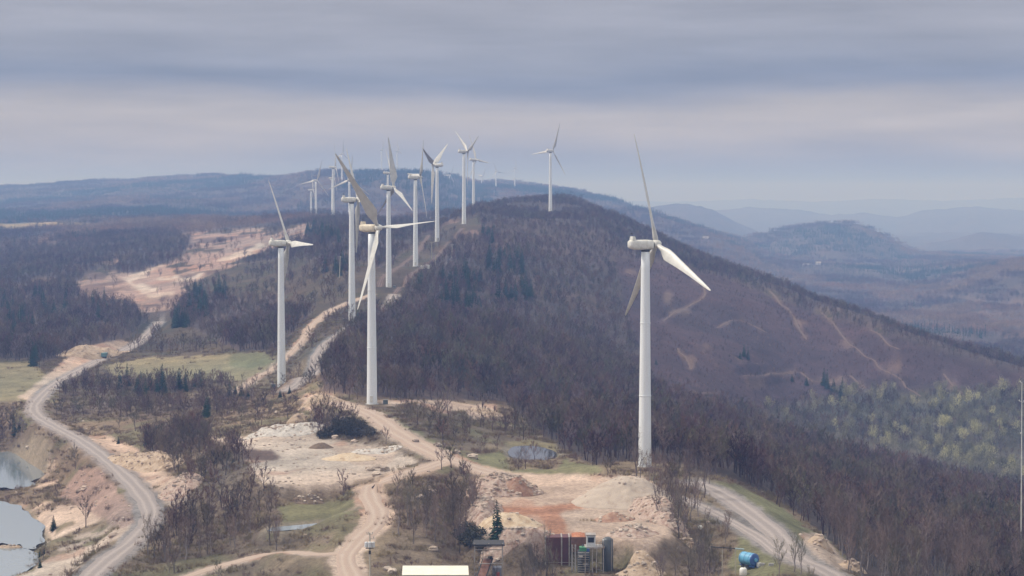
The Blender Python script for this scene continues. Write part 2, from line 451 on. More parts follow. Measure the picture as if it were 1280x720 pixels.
# ------------------------------------------------------------------ turbine pads
TURB = [  # px, base row, distance, yaw, blade azimuths, tilt, tower scale, label
 (806,583,600,24,[-7,112,-133],8,1,'nearest white wind turbine, standing alone at the right edge of the tan stockpile yard'),
 (465,505,758,-39,[-34,86,-154],7,1,'cream wind turbine beside the wide dirt track, one blade crossing in front of its tower'),
 (352,484,926,27,[-30,90,-150],5,1,'white wind turbine nearest the left meadow, one blade pointing level to the right'),
 (440,402,1097,15,[-32,88,-152],5,1,'white wind turbine right behind the upper blade of the cream turbine'),
 (486,360,1334,27,[-3,117,-123],4,1,'white wind turbine with one blade straight up, first beyond the cream turbine on its right'),
 (519.5,333,1503,18,[35,-85,155],4,1,'white wind turbine left of the small substation, thin blade leaning right over its hub'),
 (546.5,302,1755,160.5,[55,-65,175],6,1,'white wind turbine facing left, broad dark blade pointing up to the right'),
 (580,280,1853,23,[-54,66,186],3,1,'white wind turbine on the ridge with two blades raised in a V'),
 (592,267,2490,32,[-22,98,218],3,1,'white wind turbine just beyond the ridge, partly behind the one with raised V blades'),
 (688,264,2224,43,[24,144,-96],3,1,'white wind turbine standing alone on the top of the dark hill'),
 (395,279,3135,62,[-101,19,139],3,1,'distant white wind turbine above the left treeline with three widely spread blades'),
 (389,284,3600,12,[-10,110,-130],3,1,'distant short looking wind turbine at the far left of the row'),
 (416.5,269,2800,15,[10,130,-110],3,1,'distant wind turbine left of the cream turbine, the taller of two overlapping ones'),
 (415.4,273.5,3300,18,[25,145,-95],3,1,'distant wind turbine left of the cream turbine, the lower of two overlapping ones'),
 (437,287,2700,78,[7,127,-113],3,1,'distant wind turbine showing just behind the tower of the fourth turbine'),
 (427.5,230,4500,60,[5,125,-115],3,1,'far wind turbine peeping over the back ridge above the cream turbine'),
 (477,220,5200,20,[12,132,-108],3,1,'far thin wind turbine on the skyline, left of the upright blade'),
 (496.5,221,5200,25,[-12,108,-132],3,1,'far thin wind turbine on the skyline, right of the upright blade'),
 (485,286,2400,15,[-35,85,205],3,1,'distant wind turbine hidden behind the turbine with the upright blade, only its top showing'),
 (562,249,5600,50,[28,148,-92],3,1,'far wind turbine hidden behind the back ridge with only a blade showing'),
 (620,233,5700,60,[-20,100,220],3,.62,'far tiny wind turbine on the blue ridge, the middle one of three, blade pointing right'),
 (643.5,236,5700,25,[6,126,-114],3,.88,'far tiny wind turbine on the blue ridge, nearest the dark hilltop'),
 (602,231,6000,35,[40,160,-80],3,.36,'far tiny wind turbine on the blue ridge, the leftmost and smallest of three'),
]
TPOS = []
for t in TURB:
    p = at(t[0], t[1], t[2])
    if t[2] < 2450:
        s = local(0, 0, p[1] - 60, p[1] + 60)
        d = np.hypot(XG[s] - p[0], YG[s] - p[1])
        w = sstep(1 - (d - 9) / 26)
        ZG[s] = ZG[s] * (1 - w) + p[2] * w
    else:
        s = local(0, 0, p[1] - 200, p[1] + 200)
        d = np.hypot(XG[s] - p[0], YG[s] - p[1])
        w = sstep(1 - (d - 12) / 110)
        zz = min(p[2], 1e9)
        ZG[s] = ZG[s] * (1 - w) + zz * w
    if t[2] == 2224:      # the lone hilltop turbine stands on the near side of the summit
        f_ = sstep(1 - (np.abs(XG - p[0]) - 25) / 60) * (YG < p[1] + 10) * sstep((YG - p[1] + 320) / 120)
        ZG -= f_ * np.clip(ZG - (p[2] - np.clip(p[1] - YG, 0, 400) * .035), 0, None)
    TPOS.append(p)

# ------------------------------------------------------------------ ground cover classes (0 scrub 1 wood 2 field 3 grass 4 dirt 5 pale 6 clay 7 rubble 8 thicket 9 budding wood)
PXG, PYG = project(XG, YG, ZG)
jx = fbm(XG / 9, YG / 9, 21, 3) * 5 * np.clip(600 / YG, .2, 1.3); jy = fbm(XG / 9, YG / 9, 31, 3) * 3 * np.clip(600 / YG, .2, 1.3)
QX, QY = PXG + jx, PYG + jy
CLS = np.zeros((NI, NJ), np.int8)
CLS[:] = 1
def paint(poly, c, d0=0, d1=1e9):
    m = inpoly(QX, QY, poly) & (YG > d0) & (YG < d1)
    CLS[m] = c
paint([(-400,452),(60,450),(130,440),(180,420),(215,398),(300,440),(345,436),(372,410),(400,380),(430,360),(500,320),(560,280),(600,268),(600,290),(570,300),(530,345),(505,352),(498,385),(450,412),(425,430),(400,468),(404,492),(480,498),(560,500),(630,502),(700,560),(745,582),(830,584),(890,594),(935,606),(990,636),(1045,684),(1075,720),(1075,900),(-400,900)], 0, 300, 2100)
paint([(-400,454),(45,452),(62,476),(22,502),(-400,505)], 2, 600, 1300)
paint([(128,458),(180,447),(330,440),(348,452),(322,468),(300,476),(200,474),(142,470)], 2, 600, 1300)
paint([(290,441),(332,441),(345,452),(310,462),(286,456)], 3, 600, 1300)
paint([(205,352),(300,330),(372,322),(400,330),(385,352),(330,372),(268,372),(235,364)], 0, 1200, 2500)
paint([(345,345),(400,330),(430,330),(470,325),(470,345),(430,372),(380,392),(350,382)], 0, 1000, 2500)
# far quarry
Q1 = [(92,354),(128,334),(200,302),(240,290),(330,284),(388,280),(402,290),(352,308),(300,330),(262,344),(236,356),(228,372),(212,388),(176,392),(168,380),(100,370)]
paint(Q1, 7, 1100, 3200)
paint([(150,345),(200,330),(225,345),(290,318),(335,300),(360,292),(330,312),(285,330),(240,350),(210,372),(185,372)], 5, 1100, 3200)
paint([(128,338),(190,306),(240,296),(232,318),(205,330),(170,342)], 1, 1100, 3200)
qn = fbm(XG / 45, YG / 110, 321, 4)
m = inpoly(QX, QY, Q1) & (YG > 1100) & (YG < 3200)
CLS[m & (qn > .30) & (CLS == 7)] = 0
CLS[m & (qn > .02) & (CLS == 5)] = 7
CLS[m & (qn < -.26) & ((CLS == 7) | (CLS == 5))] = 13
# tan bank by the truck
paint([(22,498),(48,478),(66,462),(92,440),(110,432),(150,425),(172,428),(160,434),(120,452),(92,468),(66,484),(50,500)], 4, 600, 1400)
# pond shores
paint([(-60,560),(60,565),(75,590),(60,640),(75,690),(60,740),(-60,740)], 4, 400, 900)
paint([(60,640),(110,600),(150,620),(172,660),(150,680),(110,700),(70,740),(40,740)], 4, 400, 900)
m_ = inpoly(QX, QY, [(-60,555),(70,560),(130,600),(172,660),(120,740),(-60,740)]) & (YG < 900) & (fbm(XG / 16, YG / 16, 19, 3) > -.10) & (CLS == 4); CLS[m_] = 0
paint([(75,620),(100,585),(125,588),(165,632),(172,655),(150,660),(110,640)], 7, 400, 900)
paint([(110,545),(135,545),(170,560),(200,588),(232,600),(240,618),(222,634),(205,632),(190,612),(165,590),(130,560)], 4, 400, 900)
# central quarry floor
paint([(252,546),(300,546),(345,540),(386,530),(402,540),(396,548),(440,552),(492,562),(524,576),(500,588),(452,602),(420,612),(352,612),(322,600),(300,575),(262,556)], 5, 400, 950)
paint([(296,566),(312,560),(330,562),(343,566),(352,572),(338,577),(318,576),(304,574)], 13, 400, 950)
paint([(408,556),(450,556),(500,566),(480,584),(440,580)], 4, 400, 950)
paint([(350,632),(444,624),(440,645),(400,652),(342,656)], 3, 400, 950)
paint([(380,492),(410,492),(425,500),(400,520),(380,510)], 4, 500, 950)
# ground right of the middle turbine
paint([(478,504),(520,500),(620,502),(640,520),(680,545),(700,572),(640,566),(590,560),(540,548),(500,524)], 0, 500, 1000)
paint([(470,500),(560,500),(600,508),(560,516),(500,512)], 4, 500, 1000)
paint([(575,508),(620,504),(622,520),(590,524)], 4, 500, 1000)
paint([(500,548),(476,522),(490,520),(540,548),(575,572),(560,572)], 3, 500, 1000)
paint([(578,570),(640,562),(700,572),(752,584),(748,598),(660,598),(600,592)], 3, 500, 1000)
paint([(622,552),(664,548),(700,558),(706,574),(694,588),(640,586)], 0, 500, 1000)
paint([(634,552),(664,548),(696,556),(700,566),(660,556),(632,558)], 2, 500, 1000)
# yard
paint([(588,600),(640,592),(740,594),(812,596),(828,612),(838,650),(850,690),(800,692),(716,676),(690,676),(660,680),(600,682),(590,650)], 4, 400, 640)
paint([(620,632),(680,632),(735,626),(738,634),(700,642),(712,668),(690,668),(672,645),(625,642)], 6, 400, 640)
paint([(735,628),(770,618),(776,640),(740,645)], 4, 400, 640)
paint([(838,680),(880,672),(900,690),(860,740),(760,740),(770,700),(800,690)], 0, 300, 640)
# right road verges
paint([(880,598),(925,606),(975,632),(1010,662),(1050,694),(1030,704),(1000,684),(972,652),(930,622),(890,606)], 3, 400, 800)
paint([(885,628),(930,652),(925,660),(895,640)], 3, 400, 800)
paint([(925,670),(965,690),(985,712),(950,735),(910,705)], 3, 400, 800)
paint([(1000,664),(1025,668),(1045,690),(1062,706),(1050,712),(1010,690)], 4, 400, 800)
# thickets of bare trees
paint([(60,500),(84,478),(120,466),(152,470),(200,474),(300,478),(328,498),(300,520),(182,524),(78,520)], 8, 600, 1300)
paint([(180,560),(205,532),(245,530),(262,548),(300,562),(318,600),(330,612),(352,640),(352,660),(300,690),(170,705),(162,690),(200,660),(236,628),(236,605),(205,585)], 8, 400, 900)
paint([(470,690),(495,655),(498,625),(540,602),(590,592),(596,640),(600,680),(560,700),(470,712)], 8, 400, 700)
paint([(500,590),(530,585),(560,580),(590,590),(560,606),(500,620)], 8, 400, 700)
paint([(478,508),(520,505),(560,520),(590,545),(560,560),(500,525)], 8, 600, 950)
paint([(390,505),(440,505),(470,530),(460,545),(400,548),(384,530)], 8, 600, 950)
paint([(820,596),(880,590),(885,612),(850,640),(875,690),(845,690),(835,640)], 8, 400, 700)
paint([(600,670),(690,676),(700,740),(590,740)], 8, 300, 520)
paint([(830,670),(900,690),(905,740),(790,740),(800,705)], 8, 300, 520)
paint([(330,672),(420,668),(400,690),(300,704)], 8, 300, 620)
paint([(-60,505),(40,508),(60,530),(100,560),(80,570),(-60,562)], 8, 600, 1000)
# budding trees in the side valley
BUD = [(940,515),(1010,500),(1080,488),(1180,488),(1400,480),(1400,640),(1200,600),(1060,566),(980,548)]
paint(BUD, 9, 1080, 1460)
LOW = [(770,322),(830,330),(900,345),(1000,385),(1130,425),(1290,470),(1290,492),(1180,490),(1080,490),(1010,502),(940,516),(880,512),(820,495),(800,440),(780,380)]
m = inpoly(QX, QY, LOW) & (YG > 1050) & (YG < 2100) & (CLS == 1); CLS[m] = 11
for ln in ([(838,398),(848,388),(866,380),(880,372),(872,356)], [(968,366),(982,384),(994,398),(1010,424)], [(1030,396),(1050,416),(1072,438),(1092,450),(1112,466),(1146,494)],
           [(900,408),(925,401),(945,404),(958,416)], [(852,440),(856,452),(864,462)], [(868,430),(884,446),(896,458)], [(940,466),(975,468),(1000,464),(1012,476),(1040,478),(1060,466),(1078,486)], [(842,493),(880,492),(900,490)], [(930,330),(934,352),(938,362)], [(1096,420),(1112,430),(1120,436)], [(1182,476),(1192,486)], [(820,340),(835,352),(850,340)]):
    P_ = np.array(ln, float); d, _ = segdist(QX, QY, P_)
    w_ = 1.0 + 1.6 * vnoise(XG / 25, YG / 25, 12)
    CLS[(d < w_ * .3) & (CLS == 11)] = 13
# little scars and clearings on the big hill
for (x, y, w, h) in [(850,390,16,4),(835,372,6,9),(900,432,22,3),(865,452,5,8),(862,492,18,3),(945,480,12,5),(1000,404,10,3),(1060,430,14,3),(1118,458,10,6),
                     (940,392,14,3),(788,340,8,4),(1040,476,20,3),(1075,482,5,7),(1190,482,4,6),(590,292,14,4),(560,277,14,2.5),(1130,300,9,3),
                     (170,452,0,0),(60,350,20,4),(120,345,14,5),(45,300,40,3),(1180,352,30,3),(1210,372,24,4),(1265,378,18,4),(1240,392,26,3),(1130,338,30,2)]:
    m = ((QX - x) / max(w, .1)) ** 2 + ((QY - y) / max(h, .1)) ** 2 < 1
    CLS[m & (YG > 900) & (YG < 6000) & (vnoise(XG / 30, YG / 60, 8) > .3)] = 13
# far fields and clearings by distance
far = (YG > 2300) & (YG < 3900) & (fbm(XG / 300, YG / 420, 77, 3) > 0.36)
CLS[far & (CLS == 1)] = 2
for nm, lb, P, half, mt in ROADS + [('t', '', P, .6, 'trail') for P in TRAILS]:
    s = local(0, 0, P[:, 1].min() - 30, P[:, 1].max() + 30)
    d, _ = segdist(XG[s], YG[s], P[:, :2])
    c = CLS[s]; c[d < half + np.interp(P[0, 1], [500, 900, 1100], [1.5, 1.2, .2]) + fbm(XG[s] / 5, YG[s] / 5, 3, 2) * 1.2] = 4 if mt == 'dirt' else 13 if mt == 'trail' else 10
    c[(d < half + 5) & ((c == 1) | (c == 8) | (c == 9))] = 0
for w in PW + [DPW, PUD_W]:
    w = list(w); ys = [q[1] for q in w]; s = local(0, 0, min(ys) - 20, max(ys) + 20); c = CLS[s]
    d, _ = segdist(XG[s], YG[s], w + [w[0]]); c[inpoly(XG[s], YG[s], w) | (d < 3.5)] = 12
for p in TPOS:
    s = local(0, 0, p[1] - 60, p[1] + 60)
    d = np.hypot(XG[s] - p[0], YG[s] - p[1]); c = CLS[s]
    c[(d < 13) & (c != 4)] = 0

p = TPOS[9]; CLS[(np.abs(XG - p[0]) < 14) & (YG < p[1] + 5) & (YG > p[1] - 90)] = 11
ALB = np.array([(.165,.125,.09),(.080,.060,.055),(.23,.19,.11),(.165,.155,.085),(.45,.345,.275),(.47,.385,.32),(.38,.20,.13),(.29,.205,.17),(.150,.115,.088),(.085,.075,.055),(.25,.22,.205),(.062,.038,.043),(.24,.20,.15),(.140,.095,.08)])
COLG = ALB[CLS]
# soften class borders a little
def blur(A):
    B = A.copy(); B[1:-1] = (A[:-2] + 2 * A[1:-1] + A[2:]) / 4; A = B.copy(); B[:, 1:-1] = (A[:, :-2] + 2 * A[:, 1:-1] + A[:, 2:]) / 4
    return B
COLG = blur(COLG)
v1 = fbm(XG / 35, YG / 35, 41, 4)[..., None]; v2 = fbm(XG / 6, YG / 6, 51, 3)[..., None]; v3 = fbm(XG / 140, YG / 140, 61, 3)[..., None]
COLG = COLG * (1 + .28 * v1 + .22 * v2 + .2 * v3)
COLG = COLG * (1 + v3 * np.array([.18, 0, -.12]))
# dry straw and rust patches on the open ground
m = ((CLS == 0) * 1.0 + (CLS == 8) * .5)[..., None] * sstep((v1 + .1) * 2.5)
COLG = COLG * (1 - .42 * m) + np.array([.25, .195, .125]) * .42 * m
m = ((CLS == 0))[..., None] * sstep((fbm(XG / 22, YG / 22, 91, 3)[..., None] - .12) * 4)
COLG = COLG * (1 - .5 * m) + np.array([.125, .13, .065]) * .5 * m
m = ((CLS == 4) | (CLS == 7) | (CLS == 5))[..., None] * sstep((fbm(XG / 14, YG / 30, 95, 4)[..., None] - .18) * 4)
COLG = COLG * (1 - .5 * m) + np.array([.33, .175, .115]) * .5 * m
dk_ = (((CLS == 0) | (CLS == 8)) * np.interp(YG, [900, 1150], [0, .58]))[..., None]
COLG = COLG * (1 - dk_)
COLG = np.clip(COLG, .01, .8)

# ------------------------------------------------------------------ materials
def new_mat(name):
    m = bpy.data.materials.new(name); m.use_nodes = True
    return m, m.node_tree.nodes, m.node_tree.links, m.node_tree.nodes['Principled BSDF']
def mat(name, col, rough=.7, metal=0.0, var=.12, scale=2.0, dirt=None, bump=0.0, spec=None):
    """plain paint/metal/stone with noise wear"""
    m, n, l, b = new_mat(name)
    t = n.new('ShaderNodeTexCoord'); no = n.new('ShaderNodeTexNoise')
    no.inputs['Scale'].default_value = scale; no.inputs['Detail'].default_value = 6; no.inputs['Roughness'].default_value = .6
    l.new(t.outputs['Object'], no.inputs['Vector'])
    rp = n.new('ShaderNodeValToRGB')
    d = dirt or tuple(c * (1 - var * 2) for c in col)
    rp.color_ramp.elements[0].position = .32; rp.color_ramp.elements[0].color = (*d, 1)
    rp.color_ramp.elements[1].position = .62; rp.color_ramp.elements[1].color = (*col, 1)
    l.new(no.outputs['Fac'], rp.inputs[0]); l.new(rp.outputs[0], b.inputs['Base Color'])
    b.inputs['Roughness'].default_value = rough; b.inputs['Metallic'].default_value = metal
    if spec is not None: b.inputs['Specular IOR Level'].default_value = spec
    if bump:
        bp = n.new('ShaderNodeBump'); bp.inputs['Strength'].default_value = bump; bp.inputs['Distance'].default_value = .1
        l.new(no.outputs['Fac'], bp.inputs['Height']); l.new(bp.outputs[0], b.inputs['Normal'])
    return m

def ground_mat():
    m, n, l, b = new_mat('ground_cover')
    at_ = n.new('ShaderNodeAttribute'); at_.attribute_name = 'ground_colour'
    g = n.new('ShaderNodeNewGeometry')
    def noise(sc, det, rgh=.6):
        x = n.new('ShaderNodeTexNoise'); x.inputs['Scale'].default_value = sc; x.inputs['Detail'].default_value = det; x.inputs['Roughness'].default_value = rgh
        l.new(g.outputs['Position'], x.inputs['Vector']); return x
    a = noise(.8, 9, .78); c = noise(.09, 5)
    ra = n.new('ShaderNodeMapRange'); ra.inputs['From Min'].default_value = .3; ra.inputs['From Max'].default_value = .7; ra.inputs['To Min'].default_value = .5; ra.inputs['To Max'].default_value = 1.5
    l.new(a.outputs['Fac'], ra.inputs[0])
    rc = n.new('ShaderNodeMapRange'); rc.inputs['From Min'].default_value = .3; rc.inputs['From Max'].default_value = .7; rc.inputs['To Min'].default_value = .8; rc.inputs['To Max'].default_value = 1.2
    l.new(c.outputs['Fac'], rc.inputs[0])
    mu = n.new('ShaderNodeMath'); mu.operation = 'MULTIPLY'; l.new(ra.outputs[0], mu.inputs[0]); l.new(rc.outputs[0], mu.inputs[1])
    v = n.new('ShaderNodeVectorMath'); v.operation = 'SCALE'; l.new(at_.outputs['Color'], v.inputs[0]); l.new(mu.outputs[0], v.inputs['Scale'])
    l.new(v.outputs[0], b.inputs['Base Color'])
    b.inputs['Roughness'].default_value = .95; b.inputs['Specular IOR Level'].default_value = .15
    bp = n.new('ShaderNodeBump'); bp.inputs['Strength'].default_value = .8; bp.inputs['Distance'].default_value = .7
    l.new(a.outputs['Fac'], bp.inputs['Height']); l.new(bp.outputs[0], b.inputs['Normal'])
    return m
M_ground = ground_mat()

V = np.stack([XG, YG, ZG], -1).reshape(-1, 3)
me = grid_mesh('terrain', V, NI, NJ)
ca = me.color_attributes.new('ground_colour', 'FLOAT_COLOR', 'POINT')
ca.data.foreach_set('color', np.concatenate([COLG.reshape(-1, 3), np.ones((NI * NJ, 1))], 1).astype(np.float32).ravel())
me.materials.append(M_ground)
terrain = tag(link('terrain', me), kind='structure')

# ------------------------------------------------------------------ roads as ribbons over the ground
def road_mat(name, c0, c1):
    m, n, l, b = new_mat(name)
    uv = n.new('ShaderNodeUVMap'); uv.uv_map = 'UVMap'
    s = n.new('ShaderNodeSeparateXYZ'); l.new(uv.outputs[0], s.inputs[0])
    g = n.new('ShaderNodeNewGeometry')
    no = n.new('ShaderNodeTexNoise'); no.inputs['Scale'].default_value = .6; no.inputs['Detail'].default_value = 6; no.inputs['Roughness'].default_value = .7
    l.new(g.outputs['Position'], no.inputs['Vector'])
    # two wheel tracks: |abs(u)-0.42| small
    ab = n.new('ShaderNodeMath'); ab.operation = 'ABSOLUTE'; l.new(s.outputs['X'], ab.inputs[0])
    su = n.new('ShaderNodeMath'); su.operation = 'SUBTRACT'; l.new(ab.outputs[0], su.inputs[0]); su.inputs[1].default_value = .40
    a2 = n.new('ShaderNodeMath'); a2.operation = 'ABSOLUTE'; l.new(su.outputs[0], a2.inputs[0])
    ad = n.new('ShaderNodeMath'); ad.operation = 'MULTIPLY_ADD'; l.new(no.outputs['Fac'], ad.inputs[0]); ad.inputs[1].default_value = .5; l.new(a2.outputs[0], ad.inputs[2])
    mr = n.new('ShaderNodeMapRange'); mr.inputs['From Min'].default_value = .28; mr.inputs['From Max'].default_value = .52
    l.new(ad.outputs[0], mr.inputs[0])
    mx = n.new('ShaderNodeMix'); mx.data_type = 'RGBA'; mx.inputs['A'].default_value = (*c0, 1); mx.inputs['B'].default_value = (*c1, 1)
    l.new(mr.outputs[0], mx.inputs['Factor']); l.new(mx.outputs['Result'], b.inputs['Base Color'])
    b.inputs['Roughness'].default_value = .95; b.inputs['Specular IOR Level'].default_value = .15
    return m
M_gravel = road_mat('gravel', (.35, .305, .285), (.27, .235, .22))
M_trail = road_mat('hill_trail_earth', (.19, .135, .11), (.10, .07, .06))
M_dirt = road_mat('packed_dirt', (.43, .345, .285), (.38, .29, .235))
for nm, lb, P, half, mt in ROADS + [('dirt_track', '', P, .95, 'trail') for P in TRAILS]:
    T = np.gradient(P[:, :2], axis=0); T /= np.linalg.norm(T, axis=1)[:, None] + 1e-9
    N = np.stack([T[:, 1], -T[:, 0]], 1)
    K = 9; uu = np.linspace(-1, 1, K)
    wob = half * (1 + .30 * fbm(P[:, 0] / 10, P[:, 1] / 10, 5, 3))
    VX = P[:, None, 0] + N[:, None, 0] * uu[None] * wob[:, None]; VY = P[:, None, 1] + N[:, None, 1] * uu[None] * wob[:, None]
    edge = np.abs(uu) > .99
    VZ = zat(VX.ravel(), VY.ravel()).reshape(VX.shape) + np.where(edge, -.05, .16 + .06 * np.cos(uu * 7.8))[None]
    me = grid_mesh(nm, np.stack([VX, VY, VZ], -1).reshape(-1, 3), len(P), K)
    uvl = me.uv_layers.new(name='UVMap')
    li = np.zeros(len(me.loops), np.int32); me.loops.foreach_get('vertex_index', li)
    dist = np.concatenate([[0], np.cumsum(np.linalg.norm(np.diff(P[:, :2], axis=0), axis=1))])
    UV = np.stack([np.tile(uu, len(P)), np.repeat(dist, K)], 1)[li]
    uvl.data.foreach_set('uv', UV.astype(np.float32).ravel())
    me.materials.append({'gravel': M_gravel, 'dirt': M_dirt, 'trail': M_trail}[mt])
    tag(link(nm, me), kind='structure')

# ------------------------------------------------------------------ water
def water_mat():
    m, n, l, b = new_mat('pond_water')
    b.inputs['Base Color'].default_value = (.18, .215, .235, 1); b.inputs['Roughness'].default_value = .05
    b.inputs['Specular IOR Level'].default_value = .5
    g = n.new('ShaderNodeNewGeometry'); no = n.new('ShaderNodeTexNoise'); no.inputs['Scale'].default_value = .5; no.inputs['Detail'].default_value = 4
    l.new(g.outputs['Position'], no.inputs['Vector'])
    bp = n.new('ShaderNodeBump'); bp.inputs['Strength'].default_value = .25; bp.inputs['Distance'].default_value = .05
    l.new(no.outputs['Fac'], bp.inputs['Height']); l.new(bp.outputs[0], b.inputs['Normal'])
    return m
M_water = water_mat()
def pool(W, z, grow, mt=None):
    W = np.array(W); c = W.mean(0); Vv = []
    for w in W:
        d = w - c; Vv.append((*(w + d / (np.linalg.norm(d) + 1e-6) * grow), z))
    me = bpy.data.meshes.new('pond_water'); me.from_pydata(Vv, [], [tuple(range(len(Vv)))]); me.materials.append(mt or M_water)
    return tag(link('pond_water', me), kind='structure')
for w in PW: pool(w, ZC - POND_H, 4.5)
M_water2 = M_water.copy(); M_water2.name = 'dark_pond_water'; M_water2.node_tree.nodes['Principled BSDF'].inputs['Base Color'].default_value = (.03, .03, .035, 1)  # near-black base colour stands in for the trees reflected in this pond
pool(DPW, ZC - 85.4, 2.0, M_water2)
pool(PUD_W, ZC - 88.35, 1.0)

# ------------------------------------------------------------------ haze
hm = bpy.data.materials.new('haze'); hm.use_nodes = True
hn, hl = hm.node_tree.nodes, hm.node_tree.links
hn.remove(hn['Principled BSDF'])
pv = hn.new('ShaderNodeVolumePrincipled')
pv.inputs['Color'].default_value = (.27, .45, .90, 1)
pv.inputs['Absorption Color'].default_value = (.76, .64, .35, 1)
pv.inputs['Density'].default_value = 1.95e-4
pv.inputs['Anisotropy'].default_value = 0.0
hl.new(pv.outputs[0], hn['Material Output'].inputs['Volume'])
hz = MB().box(-40000, 40000, -3000, 34000, float(ZG.min()) - 1.0, 400.0)
HAZE = tag(hz.build('haze', hm), kind='stuff', label='thin blue haze hanging between the near ridge and the far hills')

# ------------------------------------------------------------------ wind turbines
M_tower = mat('turbine_white', (.79, .82, .84), .45, 0, .04, .35, dirt=(.72, .745, .75))
def streaks(m_, sc=(1.6, 1.6, .07)):
    n, l = m_.node_tree.nodes, m_.node_tree.links
    no = [x for x in n if x.type == 'TEX_NOISE'][0]; t = [x for x in n if x.type == 'TEX_COORD'][0]
    mp = n.new('ShaderNodeMapping'); mp.inputs['Scale'].default_value = sc; l.new(t.outputs['Object'], mp.inputs['Vector']); l.new(mp.outputs[0], no.inputs['Vector'])
    no.inputs['Scale'].default_value = 1.0
streaks(M_tower)
M_blade = mat('blade_white', (.62, .61, .57), .4, 0, .05, .3, dirt=(.46, .45, .42))
M_nac = mat('nacelle_white', (.72, .71, .66), .45, 0, .05, .8, dirt=(.55, .53, .47))
M_cream = mat('nacelle_cream', (.70, .62, .48), .5, 0, .05, .8, dirt=(.52, .44, .33))
M_dark = mat('dark_metal', (.05, .05, .055), .6, .3)
M_conc = mat('concrete', (.40, .38, .35), .9, 0, .15, 1.0)
HT = 65.3
tb = MB(); prof = [(-3.0, 2.02)]
for k in range(0, 13):
    z = HT * k / 12; prof.append((z, 2.0 - .75 * k / 12))
tb.lathe(prof, 40)
for z in (21.5, 43.5): tb.lathe([(z - .12, 2.0 - .75 * z / HT + .10), (z + .12, 2.0 - .75 * z / HT + .10)], 40)
ME_tower = tb.mesh('tower', M_tower, True)
ME_door = MB().box(-.55, .55, -2.12, -1.85, .9, 3.2).mesh('door', M_nac)
ME_foot = MB().lathe([(-2.5, 2.7), (.05, 2.6), (.15, 2.3)], 32).mesh('foundation', M_conc)
# nacelle: rounded box tapering to the tail
nb = MB(); sec = [(-5.6, .95, -.55, 1.35), (-5.2, 1.3, -.9, 1.6), (-3.5, 1.5, -1.25, 1.7), (0, 1.6, -1.35, 1.75), (1.8, 1.55, -1.25, 1.65), (2.35, 1.2, -.9, 1.35)]
N = 20; vs = []; fs = []
for x, hw, zl, zh in sec:
    for k in range(N):
        t = 2 * math.pi * k / N; c, s = math.cos(t), math.sin(t)
        e = .55
        vs.append((x, hw * math.copysign(abs(c) ** e, c), (zh + zl) / 2 + (zh - zl) / 2 * math.copysign(abs(s) ** e, s)))
for i in range(len(sec) - 1):
    for k in range(N): fs.append((i * N + k, i * N + (k + 1) % N, (i + 1) * N + (k + 1) % N, (i + 1) * N + k))
fs += [tuple(range(N))[::-1], tuple(range((len(sec) - 1) * N, len(sec) * N))]
nb.add(vs, fs)
ME_nac = nb.mesh('nacelle', M_nac, True); ME_nac2 = nb.mesh('nacelle', M_cream, True)
cb = MB()
cb.add([(-4.9, -1.1, 1.5), (-3.6, -1.1, 1.5), (-3.6, 1.1, 1.5), (-4.9, 1.1, 1.5), (-4.75, -.95, 2.75), (-4.0, -.95, 2.75), (-4.0, .95, 2.75), (-4.75, .95, 2.75)],
       [(0, 3, 2, 1), (4, 5, 6, 7), (0, 1, 5, 4), (2, 3, 7, 6), (0, 4, 7, 3), (1, 2, 6, 5)])
ME_cool = cb.mesh('cooler', M_nac); ME_cool2 = cb.mesh('cooler', M_cream)
ME_vane = MB().bar((-4.4, 0, 2.75), (-4.4, 0, 3.7), .05, .04).bar((-4.75, 0, 3.55), (-4.1, 0, 3.55), .05).box(-4.9, -4.65, -.02, .02, 3.4, 3.75).mesh('wind_vane', M_dark)
ME_yaw = MB().lathe([(-1.9, 1.28), (-1.25, 1.45)], 32).mesh('yaw_ring', M_dark, True)
hb = MB(); hb.lathe([(-1.1, 1.05), (-1.0, 1.25), (-.2, 1.35), (.5, 1.25), (1.1, .95), (1.5, .5), (1.65, .12)], 28, 'X')
ME_hub = hb.mesh('hub', M_nac, True); 
ME_hubring = MB().lathe([(-1.45, 1.0), (-1.1, 1.0)], 28, 'X').mesh('bearing', M_dark, True)
# blade along +Z, chord along Y, thin along X, twisted and tapering
def blade_mesh(pitch):
    vs = []; fs = []; n = 16
    st = [(.6, .85, .85, 0), (2.2, .85, .85, 0), (3.6, 1.2, .72, .10), (5.4, 2.05, .52, .22), (7.2, 2.6, .42, .28), (9.5, 2.4, .34, .28), (13, 1.95, .27, .28),
          (17, 1.55, .24, .28), (21, 1.24, .20, .28), (25, .95, .17, .28), (29, .70, .14, .28), (32, .50, .10, .28), (33.6, .28, .06, .28), (34.0, .06, .02, .28)]
    for r, ch, th, off in st:
        tw = R(pitch + 14 * max(0, 1 - r / 22.0) ** 1.3)
        bend = -.9 * (r / 34) ** 2.2
        for k in range(n):
            t = 2 * math.pi * k / n
            yy = math.cos(t) * ch; sharp = 1.0 if r < 3 else (1 - .75 * max(0, -math.cos(t)) ** 1.5)
            xx = math.sin(t) * th * sharp
            yy -= off * ch
            vs.append((xx * math.cos(tw) - yy * math.sin(tw) + bend, xx * math.sin(tw) + yy * math.cos(tw), r))
    for i in range(len(st) - 1):
        for k in range(n): fs.append((i * n + k, i * n + (k + 1) % n, (i + 1) * n + (k + 1) % n, (i + 1) * n + k))
    fs += [tuple(range(n))[::-1], tuple(range((len(st) - 1) * n, len(st) * n))]
    b = MB().add([(v[0], v[1] * .62, v[2]) for v in vs], fs)
    return b.mesh('blade', M_blade, True)
